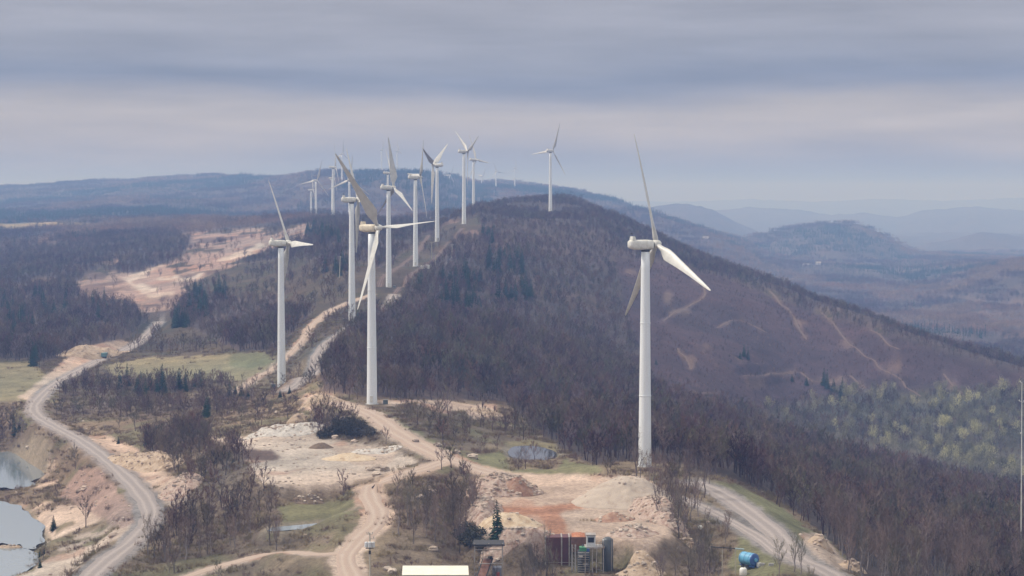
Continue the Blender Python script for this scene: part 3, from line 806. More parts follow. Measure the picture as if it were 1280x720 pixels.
BL = {p: blade_mesh(p) for p in (6, 62, 112, -32, -62)}
for i, (t, p) in enumerate(zip(TURB, TPOS)):
    px, py, D, yaw, phis, tilt, ts, lab = t
    near = D < 2450
    z0 = p[2] if near else float(zat(p[0], p[1])[0])
    if not near: z0 = p[2]
    root = empty('wind_turbine', (p[0], p[1], z0), R(yaw))
    tag(root, lab, 'wind turbine', 'wind turbines along the ridge')
    link('tower', ME_tower, root, scl=(1, 1, ts))
    if near:
        link('foundation', ME_foot, root)
        link('door', ME_door, root, rot=(0, 0, R(-yaw)))
    c = (0, 0, HT * ts + 1.6)
    na = link('nacelle', ME_nac2 if i == 1 else ME_nac, root, loc=c)
    if D < 3000:
        link('cooler', ME_cool2 if i == 1 else ME_cool, na); link('wind_vane', ME_vane, na); link('yaw_ring', ME_yaw, na)
    rc = Matrix.Translation((3.75, 0, HT * ts + 2.0)) @ Matrix.Rotation(-R(tilt), 4, 'Y')
    h = link('hub', ME_hub, root); h.matrix_local = rc
    if near: link('bearing', ME_hubring, h)
    sg = 1 if math.sin(R(yaw)) >= 0 else -1
    for f in phis:
        b = link('blade', BL[62] if i == 4 else BL[112] if i == 1 else BL[-62] if i == 6 else BL[-32] if i in (0, 2, 3) else BL[6], root)
        b.matrix_local = rc @ Matrix.Rotation(R(f * sg), 4, 'X')

for k, (ti, dx, dy, lab) in enumerate([(2, -3.6, -1.5, 'small dark equipment box left of the foot of the left turbine'), (2, 3.4, -2.0, 'small dark equipment box right of the foot of the left turbine'), (4, 3.6, -1.5, 'dark equipment box at the foot of the upright bladed turbine'), (3, -3.8, -1, 'dark equipment box at the foot of the fourth turbine'), (1, 5.2, -.5, 'grey equipment box on the verge right of the cream turbine foot')]):
    p = TPOS[ti]; r = empty('equipment_box', (p[0] + dx, p[1] + dy, float(zat(p[0] + dx, p[1] + dy)[0]) - .1)); tag(r, lab, 'equipment box')
    MB().box(-.9, .9, -.7, .7, 0, 1.7).build('cabinet', mat('box_green_grey', (.10, .12, .11), .6), r); MB().box(-1.0, 1.0, -.8, .8, 1.7, 1.82).build('lid', M_conc, r)
# ------------------------------------------------------------------ trees
def bark_mat(name, col, vary=.35, hue=None, hue2=None):
    m, n, l, b = new_mat(name)
    oi = n.new('ShaderNodeObjectInfo')
    sc = n.new('ShaderNodeVectorMath'); sc.operation = 'SCALE'; sc.inputs['Scale'].default_value = .012
    l.new(oi.outputs['Location'], sc.inputs[0])
    no = n.new('ShaderNodeTexNoise'); no.inputs['Scale'].default_value = 1.0; no.inputs['Detail'].default_value = 3
    l.new(sc.outputs[0], no.inputs['Vector'])
    mx = n.new('ShaderNodeMix'); mx.data_type = 'RGBA'
    mx.inputs['A'].default_value = (*col, 1); mx.inputs['B'].default_value = (*(hue or col), 1)
    mr = n.new('ShaderNodeMapRange'); mr.inputs['From Min'].default_value = .42; mr.inputs['From Max'].default_value = .62
    l.new(no.outputs['Fac'], mr.inputs[0]); l.new(mr.outputs[0], mx.inputs['Factor'])
    res = mx.outputs['Result']
    if hue2:
        of = n.new('ShaderNodeVectorMath'); of.operation = 'MULTIPLY_ADD'; of.inputs[1].default_value = (2.3, 2.3, 2.3); of.inputs[2].default_value = (31, 7, 3)
        l.new(sc.outputs[0], of.inputs[0])
        n2_ = n.new('ShaderNodeTexNoise'); n2_.inputs['Scale'].default_value = 1.0; n2_.inputs['Detail'].default_value = 3; l.new(of.outputs[0], n2_.inputs['Vector'])
        m3 = n.new('ShaderNodeMapRange'); m3.inputs['From Min'].default_value = .5; m3.inputs['From Max'].default_value = .64; l.new(n2_.outputs['Fac'], m3.inputs[0])
        mx2 = n.new('ShaderNodeMix'); mx2.data_type = 'RGBA'; mx2.inputs['B'].default_value = (*hue2, 1); l.new(res, mx2.inputs['A']); l.new(m3.outputs[0], mx2.inputs['Factor']); res = mx2.outputs['Result']
    mr2 = n.new('ShaderNodeMapRange'); mr2.inputs['To Min'].default_value = 1 - vary; mr2.inputs['To Max'].default_value = 1 + vary
    l.new(oi.outputs['Random'], mr2.inputs[0])
    v = n.new('ShaderNodeVectorMath'); v.operation = 'SCALE'; l.new(res, v.inputs[0]); l.new(mr2.outputs[0], v.inputs['Scale'])
    l.new(v.outputs[0], b.inputs['Base Color'])
    b.inputs['Roughness'].default_value = .9; b.inputs['Specular IOR Level'].default_value = .1
    return m
M_bark = bark_mat('grey_bark', (.13, .105, .10), .5, (.25, .22, .21))
M_twig = bark_mat('bare_twigs', (.074, .038, .054), .5, (.120, .062, .056), (.080, .066, .050))
M_needle = bark_mat('evergreen_needles', (.022, .048, .030), .35, (.030, .055, .026))
M_bud = bark_mat('spring_buds', (.42, .40, .22), .5, (.26, .24, .16))
M_bud2 = bark_mat('grey_green_buds', (.19, .185, .13), .5, (.13, .11, .10))
M_dead = bark_mat('dry_grass', (.26, .205, .135), .35, (.19, .16, .09))
M_brush = bark_mat('brush_twigs', (.175, .12, .105), .4, (.21, .15, .11))

def tri(mb, a, b, w, mi=0):
    a = Vector(a); b = Vector(b); d = b - a
    s = Vector((random.gauss(0, 1), random.gauss(0, 1), random.gauss(0, 1))).cross(d)
    if s.length < 1e-6: return
    s = s.normalized() * w
    mb.add([a - s, a + s, b], [(0, 1, 2)], mi)
def bare_tree(h, spread, nl=9, ns=5, nt=7, tw=.05, seed=0):
    """returns (trunk MB, crown MB)"""
    random.seed(seed)
    tr = MB(); cr_ = MB()
    pts = [Vector((0, 0, -1.0)), Vector((0, 0, 0))]; rr = [.022 * h, .018 * h]
    for k in range(1, 6):
        pts.append(pts[-1] + Vector((random.gauss(0, .02) * h, random.gauss(0, .02) * h, h * .16))); rr.append(.018 * h * (1 - k / 5.6))
    for k in range(len(pts) - 1): tr.bar(pts[k], pts[k + 1], rr[k], rr[k + 1], 6, caps=False)
    for i in range(nl):
        u = .28 + .68 * (i / nl) + random.uniform(-.03, .03)
        q = u * (len(pts) - 2) + 1; k = min(int(q), len(pts) - 2); base = pts[k].lerp(pts[k + 1], q - k)
        th = i * 2.4 + random.uniform(-.4, .4)
        out = spread * (1.05 - .75 * abs(u - .45)) * random.uniform(.7, 1.1)
        end = base + Vector((math.cos(th) * out, math.sin(th) * out, h * random.uniform(.16, .3)))
        mid = base.lerp(end, .5) + Vector((0, 0, -h * .02))
        r = .007 * h * (1.15 - u)
        tr.bar(base, mid, r, r * .7, 4, caps=False); tr.bar(mid, end, r * .7, r * .25, 4, caps=False)
        for j in range(ns):
            v = .3 + .7 * j / ns
            b2 = base.lerp(end, v)
            e2 = b2 + Vector((math.cos(th + random.uniform(-1.3, 1.3)) * out * .4, math.sin(th + random.uniform(-1.3, 1.3)) * out * .4, h * random.uniform(.05, .17)))
            tri(cr_, b2, e2, tw * 1.1)
            for _ in range(nt):
                b3 = b2.lerp(e2, random.uniform(.2, 1))
                e3 = b3 + Vector((random.gauss(0, .055) * h, random.gauss(0, .055) * h, abs(random.gauss(.08, .06)) * h))
                tri(cr_, b3, e3, tw)
    return tr, cr_
def conifer(h, w, seed=0):
    random.seed(seed)
    tr = MB().bar((0, 0, -1), (0, 0, h * .95), .018 * h, .004 * h, 6, caps=False); c = MB()
    nl = 15
    for i in range(nl):
        z = h * (.08 + .9 * i / nl); rad = w * (1 - i / nl) ** .85 + .1
        nb_ = max(5, int(13 * (1 - i / nl) + 4))
        for k in range(nb_):
            th = 2 * math.pi * (k + random.random()) / nb_; rr_ = rad * random.uniform(.7, 1.15)
            a = Vector((0, 0, z + random.uniform(-.02, .03) * h)); e = Vector((math.cos(th) * rr_, math.sin(th) * rr_, z - rr_ * random.uniform(.15, .4)))
            sd = Vector((-math.sin(th), math.cos(th), 0)) * rr_ * .26
            m_ = a.lerp(e, .6)
            c.add([a, m_ - sd, e, m_ + sd + Vector((0, 0, .1))], [(0, 1, 2), (0, 2, 3)])
            for _ in range(2):
                q = a.lerp(e, random.uniform(.4, .95)); tri(c, q, q + Vector((random.gauss(0, .3), random.gauss(0, .3), -random.uniform(.2, .6))), rad * .08)
    c.add([(-.12 * w, 0, h * .9), (.12 * w, 0, h * .9), (0, 0, h * 1.03)], [(0, 1, 2)])
    return tr, c
def bud_tree(h, w, seed=0):
    tr, c = bare_tree(h, w, 9, 4, 3, .06, seed)
    lf = MB(); lf.v, lf.f, lf.m = list(c.v), list(c.f), [0] * len(c.m)
    random.seed(seed + 99)
    cl = [(Vector((random.gauss(0, .42) * w, random.gauss(0, .42) * w, h * random.uniform(.42, .95))), random.uniform(.18, .4) * w) for _ in range(16)]
    for p, s in cl:
        for _ in range(24):
            q = p + Vector((random.gauss(0, s), random.gauss(0, s), random.gauss(0, s * .8)))
            e = q + Vector((random.gauss(0, .3), random.gauss(0, .3), random.gauss(.1, .3)))
            tri(lf, q, e, .16)
    return tr, lf
def both(name, tr, c, mt, mc):
    b = MB(); b.add(tr.v, tr.f, 0); b.add(c.v, c.f, 1); return b.mesh(name, [mt, mc])

BARE = [bare_tree(12.5, 1.7, 11, 5, 6, .035, 11), bare_tree(11.0, 2.0, 11, 5, 6, .035, 12), bare_tree(14.0, 1.6, 11, 5, 6, .035, 13), bare_tree(10.0, 2.2, 10, 5, 6, .035, 14)]
M_twign = bark_mat('grey_mauve_twigs', (.165, .125, .130), .4, (.195, .135, .105), (.15, .14, .095))
BARE_M = [(a.mesh('trunk', M_bark), b.mesh('crown', M_twign)) for a, b in BARE]
CON = [conifer(10, 2.6, 21), conifer(12, 2.4, 22), conifer(8, 2.5, 23)]
CON_M = [(a.mesh('trunk', M_bark), b.mesh('crown', M_needle)) for a, b in CON]
BUDS = [bud_tree(12, 3.2, 31), bud_tree(14, 3.0, 32), bud_tree(10, 3.2, 33)]
BUD_M = [(a.mesh('trunk', M_bark), b.mesh('crown', mm)) for (a, b), mm in zip(BUDS * 2, (M_bud, M_bud2, M_bud2, M_bud2, M_bud, M_bud2))]

# prototypes for the scattered woodland (kept out of the scene collection)
def proto_col(name, meshes):
    c = bpy.data.collections.new(name)
    for k, m_ in enumerate(meshes):
        o = bpy.data.objects.new('%s_%d' % (name, k), m_); c.objects.link(o)
    return c
FB = [bare_tree(10.5, 2.6, 8, 4, 6, .07, s) for s in (41, 42, 43, 44, 45, 46)]
M_barkf = bark_mat('shaded_bark', (.080, .054, .062), .5, (.125, .092, .095))
M_twigo = bark_mat('olive_twigs', (.11, .10, .065), .4, (.15, .115, .08)); M_twigr = bark_mat('reddish_twigs', (.15, .085, .07), .4, (.11, .075, .075))
PC_bare = proto_col('proto_bare', [both('m', a, b, M_barkf, mm) for (a, b), mm in zip(FB, (M_twig, M_twig, M_twign, M_twig, M_twigo, M_twigr))])
PC_con = proto_col('proto_conifer', [both('m', a, b, M_bark, M_needle) for a, b in CON])
def bush(seed):
    random.seed(seed); c = MB()
    stems = [(random.gauss(0, 1.3), random.gauss(0, 1.3), random.uniform(.4, 1.7)) for _ in range(11)]
    for x, y, e in stems:
        for _ in range(15):
            a = Vector((x + random.gauss(0, .18), y + random.gauss(0, .18), random.uniform(-.2, .3) * e))
            tri(c, a, a + Vector((random.gauss(0, .4), random.gauss(0, .4), e * random.uniform(.4, 1))), .035)
    return c
PC_bush = proto_col('proto_bush', [bush(51).mesh('m', M_brush), bush(52).mesh('m', M_dead), bush(53).mesh('m', M_dead), bush(54).mesh('m', M_brush)])
def clump(seed, mats, con=0.0):
    random.seed(seed); b = MB(); R0 = np.random.default_rng(seed)
    for k in range(14):
        x, y = R0.uniform(-17, 17, 2); h = R0.uniform(7, 12.5)
        if R0.random() < con:
            for q in range(34):
                z = R0.uniform(.1, 1) * h; rad = 2.4 * (1 - z / h) + .2; th = R0.uniform(0, 6.28)
                tri(b, (x, y, z + .5), (x + rad * math.cos(th), y + rad * math.sin(th), z - rad * .3), .5, 1)
        else:
            b.bar((x, y, -3), (x, y, h * .7), .14, .06, 3, 0, False)
            for q in range(46):
                p = Vector((x + R0.normal(0, 1.5), y + R0.normal(0, 1.5), h * R0.uniform(.35, .9)))
                tri(b, p, p + Vector((R0.normal(0, .9), R0.normal(0, .9), R0.uniform(.3, 2.0))), .15, 0)
    return b.mesh('m', mats)
M_tw3 = bark_mat('warm_far_twigs', (.20, .115, .085), .4, (.24, .17, .12)); M_tw4 = bark_mat('pale_far_twigs', (.22, .17, .14), .4, (.17, .13, .12))
PC_clump = proto_col('proto_clump', [clump(61, [M_twig, M_needle], .0), clump(62, [M_twig, M_needle], .0), clump(63, [M_twig, M_needle], .12), clump(64, [M_twig, M_needle], .9), clump(65, [M_tw3, M_needle], .05), clump(66, [M_tw4, M_needle], .05)])

def scatter_object(name, label, X, Y, Z, idx, scl, coll):
    n = len(X)
    me = bpy.data.meshes.new(name); me.vertices.add(n)
    me.vertices.foreach_set('co', np.stack([X, Y, Z], 1).astype(np.float32).ravel())
    for an, tp, dat, key in (('pick', 'INT', idx.astype(np.int32), 'value'), ('size', 'FLOAT', scl.astype(np.float32), 'value'), ('turn', 'FLOAT', rng.uniform(0, 6.28, n).astype(np.float32), 'value')):
        a = me.attributes.new(an, tp, 'POINT'); a.data.foreach_set(key, dat)
    o = link(name, me); tag(o, label, kind='stuff')
    ng = bpy.data.node_groups.new(name, 'GeometryNodeTree')
    ng.interface.new_socket('Geometry', in_out='INPUT', socket_type='NodeSocketGeometry')
    ng.interface.new_socket('Geometry', in_out='OUTPUT', socket_type='NodeSocketGeometry')
    N_, L_ = ng.nodes, ng.links
    gi = N_.new('NodeGroupInput'); go = N_.new('NodeGroupOutput')
    ci = N_.new('GeometryNodeCollectionInfo'); ci.inputs['Collection'].default_value = coll
    ci.inputs['Separate Children'].default_value = True; ci.inputs['Reset Children'].default_value = True
    ip = N_.new('GeometryNodeInstanceOnPoints'); ip.inputs['Pick Instance'].default_value = True
    def na(nm_, dt):
        x = N_.new('GeometryNodeInputNamedAttribute'); x.data_type = dt; x.inputs['Name'].default_value = nm_; return x.outputs[0]
    cx = N_.new('ShaderNodeCombineXYZ'); L_.new(na('turn', 'FLOAT'), cx.inputs['Z'])
    L_.new(gi.outputs[0], ip.inputs['Points']); L_.new(ci.outputs[0], ip.inputs['Instance'])
    L_.new(na('pick', 'INT'), ip.inputs['Instance Index']); L_.new(cx.outputs[0], ip.inputs['Rotation']); L_.new(na('size', 'FLOAT'), ip.inputs['Scale'])
    L_.new(ip.outputs[0], go.inputs[0])
    md = o.modifiers.new('scatter', 'NODES'); md.node_group = ng
    return o

def cls_at(X, Y):
    px = 640 + F * X / Y
    i = np.clip(np.searchsorted(DD, Y), 0, NI - 1); j = np.clip(np.searchsorted(UPX, px), 0, NJ - 1)
    return CLS[i, j]
def candidates(d0, d1, spacing, p0=-110, p1=1390):
    """blue-ish random points over the view wedge, about one per spacing^2"""
    hw = (p1 - p0) / F
    n = int(hw * (d1 ** 2 - d0 ** 2) / 2 / spacing ** 2)
    Y = np.sqrt(rng.uniform(d0 ** 2, d1 ** 2, n)); px = rng.uniform(p0, p1, n)
    return (px - 640) / F * Y, Y
def road_clear(X, Y, m=1.5):
    ok = np.ones(len(X), bool)
    for nm, lb, P, half, mt in ROADS:
        d, _ = segdist(X, Y, P[::3, :2]); ok &= d > half + m
    for p in TPOS: ok &= np.hypot(X - p[0], Y - p[1]) > 7
    return ok
KEEP = []   # keep-clear discs around built objects (x, y, r)
KEEP_PX = [(618,690,10),(700,690,9),(722,690,9),(745,690,9),(932,705,7),(545,715,12)]
for x, y, r in KEEP_PX:
    p = at(x, y, 480); KEEP.append((p[0], p[1], r))
def keep_clear(X, Y):
    ok = road_clear(X, Y)
    for x, y, r in KEEP: ok &= np.hypot(X - x, Y - y) > r
    return ok

# --- evergreen trees (things)
con_px = []
def cset(lst, lab, grp, sc=1.0):
    for e in lst: con_px.append((e[0], e[1], (e[2] if len(e) > 2 else 1.0) * sc, lab, grp))
cset([(621,674,1.0)], 'bright green conical spruce right behind the dark roofed frame', None)
cset([(67,663,.62)], 'small lone evergreen on the tan shore between pond and gravel road', None)
cset([(50,696,.3),(55,693,.28),(50,710,.35)], 'tiny evergreen on the pond edge', 'tiny evergreens on the pond edge')
cset([(148,555,.38)], 'small evergreen on the sandy bank right of the gravel road', None)
cset([(184,556,.8)], 'evergreen among bare bushes above the sandy bank', None)
cset([(18,545,.7),(24,538,.5)], 'small evergreen above the upper pond', 'evergreens above the upper pond')
cset([(150,487,.9),(159,483,1),(172,490,1),(176,486,.9),(182,494,.7),(188,488,.9),(196,491,.8),(203,489,1.1),(206,493,.8),(224,488,1.1),(232,490,.8),(243,485,.9),(250,484,.9),(287,497,.7),(294,493,.6),(302,496,.7),(310,498,.6),(258,522,1.1),(260,512,.7)], 'young evergreen at the edge of the meadow with dry grass', 'young evergreens along the meadow')
cset([(350,497,.5),(362,492,.45)], 'low round evergreen at the foot of the left turbine', 'evergreens at the foot of the left turbine')
cset([(692,488,1.1),(700,493,.8),(668,480,.6)], 'dark evergreen in the bare wood left of the nearest tower', 'evergreens in the bare wood left of the nearest tower')
cset([(855,525,.7),(1024,570,.8)], 'single small evergreen in the reddish bare wood', 'single evergreens in the reddish bare wood')
cset([(1008,482,.9),(1030,482,1.3),(1034,486,1.2),(1042,490,1.2),(1053,494,1.3),(1050,502,1.0),(990,477,.7),(930,446,.9),(935,450,.8),(925,449,.7),(820,456,.5)], 'dark evergreen low on the right flank of the big hill', 'evergreens on the right flank of the big hill')
random.seed(5)
for (x, y, w, h, n, sc_, where) in [(632,332,22,14,22,1.3,'in the largest cluster on the upper slope of the big hill'),(568,355,18,5,9,1.3,'in a row on the hill just right of the substation'),(594,357,10,7,7,1.3,'in the small cluster below the substation'),
      (560,378,12,8,8,1.3,'in the cluster right of the cream turbine tower'),(590,390,14,8,10,1.3,'in the lowest cluster on the near face of the big hill'),(640,372,26,10,8,1.3,'scattered below the largest cluster on the big hill'),
      (612,300,12,8,8,1.3,'on the hill shoulder right of the V bladed turbine'),(528,358,6,6,3,1.3,'beside the gravel road between the middle turbines'),(452,412,5,4,3,1.3,'at the foot of the fourth turbine'),
      (395,290,14,8,12,1.3,'on the skyline of the wood above the left turbine hub'),(410,298,16,10,14,1.3,'in the dark wood between left turbine and cream turbine'),(408,340,30,6,7,1.3,'along the reddish slope by the tall pale pole'),
      (248,388,12,12,12,1.3,'in the wood below the pale quarry'),(226,408,10,8,8,1.3,'at the wood edge above the haul road'),(262,372,20,6,10,1.3,'in the wood along the lower rim of the pale quarry'),
      (20,405,24,22,26,1.2,'in the shaded wood at the left picture edge'),(62,390,22,18,14,1.2,'in the shaded wood left of the haul road'),(48,455,8,5,4,1.2,'at the corner of the left meadow'),(120,390,26,14,6,1.2,'scattered in the bare wood above the tan spoil bank')]:
    L = [(x + random.uniform(-w, w), y + random.uniform(-h, h), sc_ * random.uniform(.78, 1.22)) for _ in range(n)]
    cset(L, 'dark evergreen ' + where, 'evergreens ' + where)
for k, (px, py, s, lab, grp) in enumerate(con_px):
    p = hit(px, py, 440)
    t, c = CON_M[k % 3] if s > .65 else CON_M[2]
    r = empty('evergreen_tree', (p[0], p[1], p[2] - .2), random.uniform(0, 6.28)); r.scale = (s, s, s)
    tag(r, lab, 'evergreen tree', grp)
    link('trunk', t, r); link('crown', c, r)

def shrub_mesh(seed):
    random.seed(seed); tr = MB(); c = MB()
    for k in range(5):
        th = k * 1.26; tr.bar((0, 0, -.3), (math.cos(th) * .7, math.sin(th) * .7, 1.3), .06, .03, 5, caps=False)
    for _ in range(520):
        u = Vector((random.gauss(0, 1), random.gauss(0, 1), random.gauss(0, 1))).normalized() * random.uniform(.5, 1.05)
        q = Vector((u.x * 2.1, u.y * 2.1, 1.3 + u.z * 1.35)); tri(c, q, q + Vector((random.gauss(0, .3), random.gauss(0, .3), random.uniform(-.1, .5))), .14)
    return tr.mesh('stem', M_bark), c.mesh('foliage', M_shrub)
M_shrub = bark_mat('dark_shrub_leaves', (.05, .056, .042), .4, (.08, .062, .058))
SHR = [shrub_mesh(71), shrub_mesh(72)]
for k, (px, py, s) in enumerate([(402,548,1.0),(414,545,1.3),(426,541,1.6),(440,546,1.6),(452,545,1.5),(462,546,1.2),(436,534,1.4),(420,533,1.1),(450,536,1.2), (588,684,1.5),(580,676,1.4),(596,676,1.3),(586,668,1.2),(600,688,1.0)]):
    p = hit(px, py, 440); r = empty('evergreen_shrub', (p[0], p[1], p[2] - .1), k * 1.1); r.scale = (s, s, s * 1.05)
    tag(r, 'dark evergreen shrub in the big clump beside the wide dirt track' if k < 9 else 'dark evergreen shrub in the thicket left of the open roofed frame', 'shrub', 'dark shrub clump by the dirt track' if k < 9 else 'dark shrubs left of the frame')
    a, b_ = SHR[k % 2]; link('stem', a, r); link('foliage', b_, r)
# --- budding trees (things)
X, Y = candidates(1080, 1480, 8.5, 900, 1330)
m = (cls_at(X, Y) == 9) & (rng.random(len(X)) < np.clip((640 + F * X / Y - 930) / 240, .3, 1)) & (fbm(X / 40, Y / 40, 5, 2) > -.35); X, Y = X[m], Y[m]
Z = zat(X, Y); px, py = project(X, Y, Z)
m = (px > 930) & (px < 1290) & (py < 640); X, Y, Z = X[m], Y[m], Z[m]
o_ = rng.permutation(len(X))[:290]
for k in o_:
    t, c = BUD_M[k % 6]; s = rng.uniform(.7, 1.15)
    r = empty('budding_tree', (X[k], Y[k], Z[k] - .3), rng.uniform(0, 6.28)); r.scale = (s, s, s)
    br = k % 6 in (0, 4); px_, py_ = project(X[k], Y[k], Z[k]); zone = 'upper edge of the side valley wood' if py_ < 520 else 'middle of the side valley wood' if py_ < 560 else 'lower right end of the side valley wood'
    tag(r, ('bright yellow green budding tree at the ' if br else 'pale grey green budding tree at the ') + zone, 'tree', ('yellow green' if br else 'grey green') + ' trees at the ' + zone)
    link('trunk', t, r); link('crown', c, r)

# --- bare trees: the nearest 300 as things
X, Y = candidates(430, 1250, 4.3)
c = cls_at(X, Y); dens = fbm(X / 30, Y / 30, 71, 3)
pr = np.where(c == 11, .7, 0) + np.where(c == 8, np.clip(.52 + 1.2 * dens, .08, .9), np.where(c == 1, .9, np.where(c == 0, np.where(dens > .25, .25, .03), 0)))
m = (rng.random(len(X)) < pr) & keep_clear(X, Y); X, Y = X[m], Y[m]; Z = zat(X, Y)
px, py = project(X, Y, Z + 6)
vis = (px > -8) & (px < 1288) & (py < 735)
order = np.argsort(np.where(vis, Y, 1e9)); big = order[:276]; rest = np.setdiff1d(np.arange(len(X)), big)
def region(px, py, cl):
    if px < 130: return 'bare grey brown tree on the shore below the gravel road', 'bare trees on the pond shore'
    if px < 440: return 'bare grey brown tree in the thicket between gravel road and quarry floor', 'bare trees between gravel road and quarry'
    if px < 610: return 'bare dark tree in the thicket left of the stockpile yard', 'bare trees left of the stockpile yard'
    if px < 790: return 'bare tree on the scrubby slope in front of the stockpile yard', 'bare trees in front of the yard'
    if px < 905: return 'tall bare tree around the foot of the nearest turbine', 'bare trees at the foot of the nearest turbine'
    if py > 660: return 'bare brown tree in the wood at the bottom right corner', 'bare trees in the bottom right corner'
    if px < 1010: return 'bare brown tree on the wood edge along the grey road', 'bare trees along the grey road'
    return 'bare brown tree in the wood below the reddish brow', 'bare trees below the brow' 
for k in big:
    t, cc = BARE_M[k % 4]; s = rng.uniform(.42, .9) * (1.0 if cls_at(X[k], Y[k]) != 0 else .8) * (1.3 if px[k] > 905 else 1.1)
    r = empty('bare_tree', (X[k], Y[k], Z[k] - .2), rng.uniform(0, 6.28)); r.scale = (s, s, s)
    lab, grp = region(px[k], py[k], 0); tag(r, lab, 'bare tree', grp)
    link('trunk', t, r); link('crown', cc, r)
for k, (px_, py_) in enumerate([(822,652),(828,640),(836,648),(842,632),(848,660),(853,640),(858,628),(864,652),(868,636),(873,646),(812,612),(818,606),(826,618),(800,600),(795,598),(838,614),(846,610),(860,612),(880,622),(886,606),(1078,700),(1084,712),(1240,700),(1100,716)]):
    p = hit(px_, py_, 440); t, cc = BARE_M[k % 4]; s = .78 + .3 * ((k * 37) % 10) / 10
    r = empty('bare_tree', (p[0], p[1], p[2] - .2), k * 1.3); r.scale = (s, s, s)
    tag(r, 'tall bare tree around the foot of the nearest turbine' if k < 20 else 'bare brown tree in the wood at the bottom right corner', 'bare tree', 'bare trees at the foot of the nearest turbine' if k < 20 else 'bare trees in the bottom right corner')
    link('trunk', t, r); link('crown', cc, r)
# --- the rest of the wood up to 2.4 km
X2, Y2 = candidates(1250, 2500, 4.9)
c2 = cls_at(X2, Y2); d2 = fbm(X2 / 30, Y2 / 30, 71, 3)
pr = np.where(c2 == 11, .75, np.where((c2 == 8) | (c2 == 1), .92, np.where(c2 == 9, .75, np.where(c2 == 0, np.where(d2 > .2, .5, .05), np.where(c2 == 7, .04, 0)))))
m = (rng.random(len(X2)) < pr) & road_clear(X2, Y2, 2.5); X2, Y2 = X2[m], Y2[m]
XX = np.concatenate([X[rest], X2]); YY = np.concatenate([Y[rest], Y2])
cc_ = cls_at(XX, YY); sc_ = rng.uniform(.45, .95, len(XX)) * (1 + .35 * fbm(XX / 60, YY / 60, 301, 2))
sc_ = np.where((YY < 1150) & (cc_ == 1), sc_ * 1.25, sc_); sc_ = np.where(cc_ == 11, sc_ * .38, sc_); sc_ = np.where(cc_ == 8, sc_ * .9, sc_)
sc_ = np.where(YY > 1250, sc_ * .84, sc_)
pk_ = rng.integers(0, 6, len(XX)); pk_ = np.where((YY < 1250) & (rng.random(len(XX)) < .45), rng.choice([2, 2, 4, 5], len(XX)), pk_)
scatter_object('bare_forest', 'dense purple brown leafless forest covering the hills', XX, YY, zat(XX, YY) - .2, pk_, sc_, PC_bare)
# --- woodland beyond
X, Y = candidates(2500, 7600, 30)
c = cls_at(X, Y); m = (c == 1) | (rng.random(len(X)) < .12); X, Y = X[m], Y[m]
dk = fbm(X / 500, Y / 400, 88, 3)
pk = np.where(dk > .28, 3, np.where(rng.random(len(X)) < .12, 2, rng.integers(0, 2, len(X))))
hw_ = fbm(X / 260, Y / 420, 97, 3); pk = np.where((hw_ > .16) & (pk < 3), 4, pk); pk = np.where((hw_ < -.24) & (pk < 3), 5, pk)
ridge = (Y > 4300) & (Y < 5400) & (640 + F * X / Y > 430) & (640 + F * X / Y < 620)
pk = np.where(ridge & (rng.random(len(X)) < .85), 3, pk)
scatter_object('distant_forest', 'far woodland fading into blue haze', X, Y, zat(X, Y) - .5, pk, rng.uniform(.85, 1.2, len(X)), PC_clump)
# --- brush
X, Y = candidates(430, 1150, 2.5)
c = cls_at(X, Y); dn = fbm(X / 14, Y / 14, 73, 3)
pr = np.where(c == 8, np.where(Y < 620, .95, .75), np.where(c == 0, np.where(dn > -.08, .7, .14), np.where(c == 7, .05, np.where(c == 4, .012, np.where(c == 2, .03, 0)))))
m = (rng.random(len(X)) < pr) & road_clear(X, Y, .6) ; X, Y = X[m], Y[m]
scatter_object('brush', 'low leafless brush and dry tufts on the open ground', X, Y, zat(X, Y) - .1, rng.integers(0, 4, len(X)), rng.uniform(.3, 1.15, len(X)), PC_bush)

# ------------------------------------------------------------------ heaps, banks and rocks
def earth_mat(name, c0, c1, c2, scale=.5):
    m, n, l, b = new_mat(name)
    g = n.new('ShaderNodeNewGeometry')
    no = n.new('ShaderNodeTexNoise'); no.inputs['Scale'].default_value = scale; no.inputs['Detail'].default_value = 8; no.inputs['Roughness'].default_value = .7
    l.new(g.outputs['Position'], no.inputs['Vector'])
    rp = n.new('ShaderNodeValToRGB'); e = rp.color_ramp.elements
    e[0].position = .36; e[0].color = (*c0, 1); e[1].position = .66; e[1].color = (*c2, 1); x = e.new(.5); x.color = (*c1, 1)
    l.new(no.outputs['Fac'], rp.inputs[0]); l.new(rp.outputs[0], b.inputs['Base Color'])
    b.inputs['Roughness'].default_value = .95; b.inputs['Specular IOR Level'].default_value = .15
    bp = n.new('ShaderNodeBump'); bp.inputs['Strength'].default_value = .9; bp.inputs['Distance'].default_value = .5
    l.new(no.outputs['Fac'], bp.inputs['Height']); l.new(bp.outputs[0], b.inputs['Normal'])
    return m
M_sand = earth_mat('grey_sand', (.36, .29, .235), (.43, .36, .30), (.46, .385, .315), .35)
M_rubble = earth_mat('pink_rubble', (.24, .15, .115), (.40, .30, .25), (.50, .41, .345), .7)
M_cream = earth_mat('cream_sand', (.42, .30, .20), (.54, .43, .31), (.60, .50, .38), .5)
M_tan = earth_mat('tan_earth', (.26, .19, .13), (.42, .32, .235), (.50, .40, .31), .4)
M_rust = earth_mat('rusty_earth', (.27, .155, .115), (.36, .225, .165), (.44, .31, .235), .6)
M_pale = earth_mat('pale_rock', (.34, .31, .28), (.50, .46, .42), (.58, .54, .49), .6)
M_brown = earth_mat('brown_earth', (.10, .07, .055), (.16, .12, .09), (.22, .16, .12), .6)
ROCK_SPOTS = []
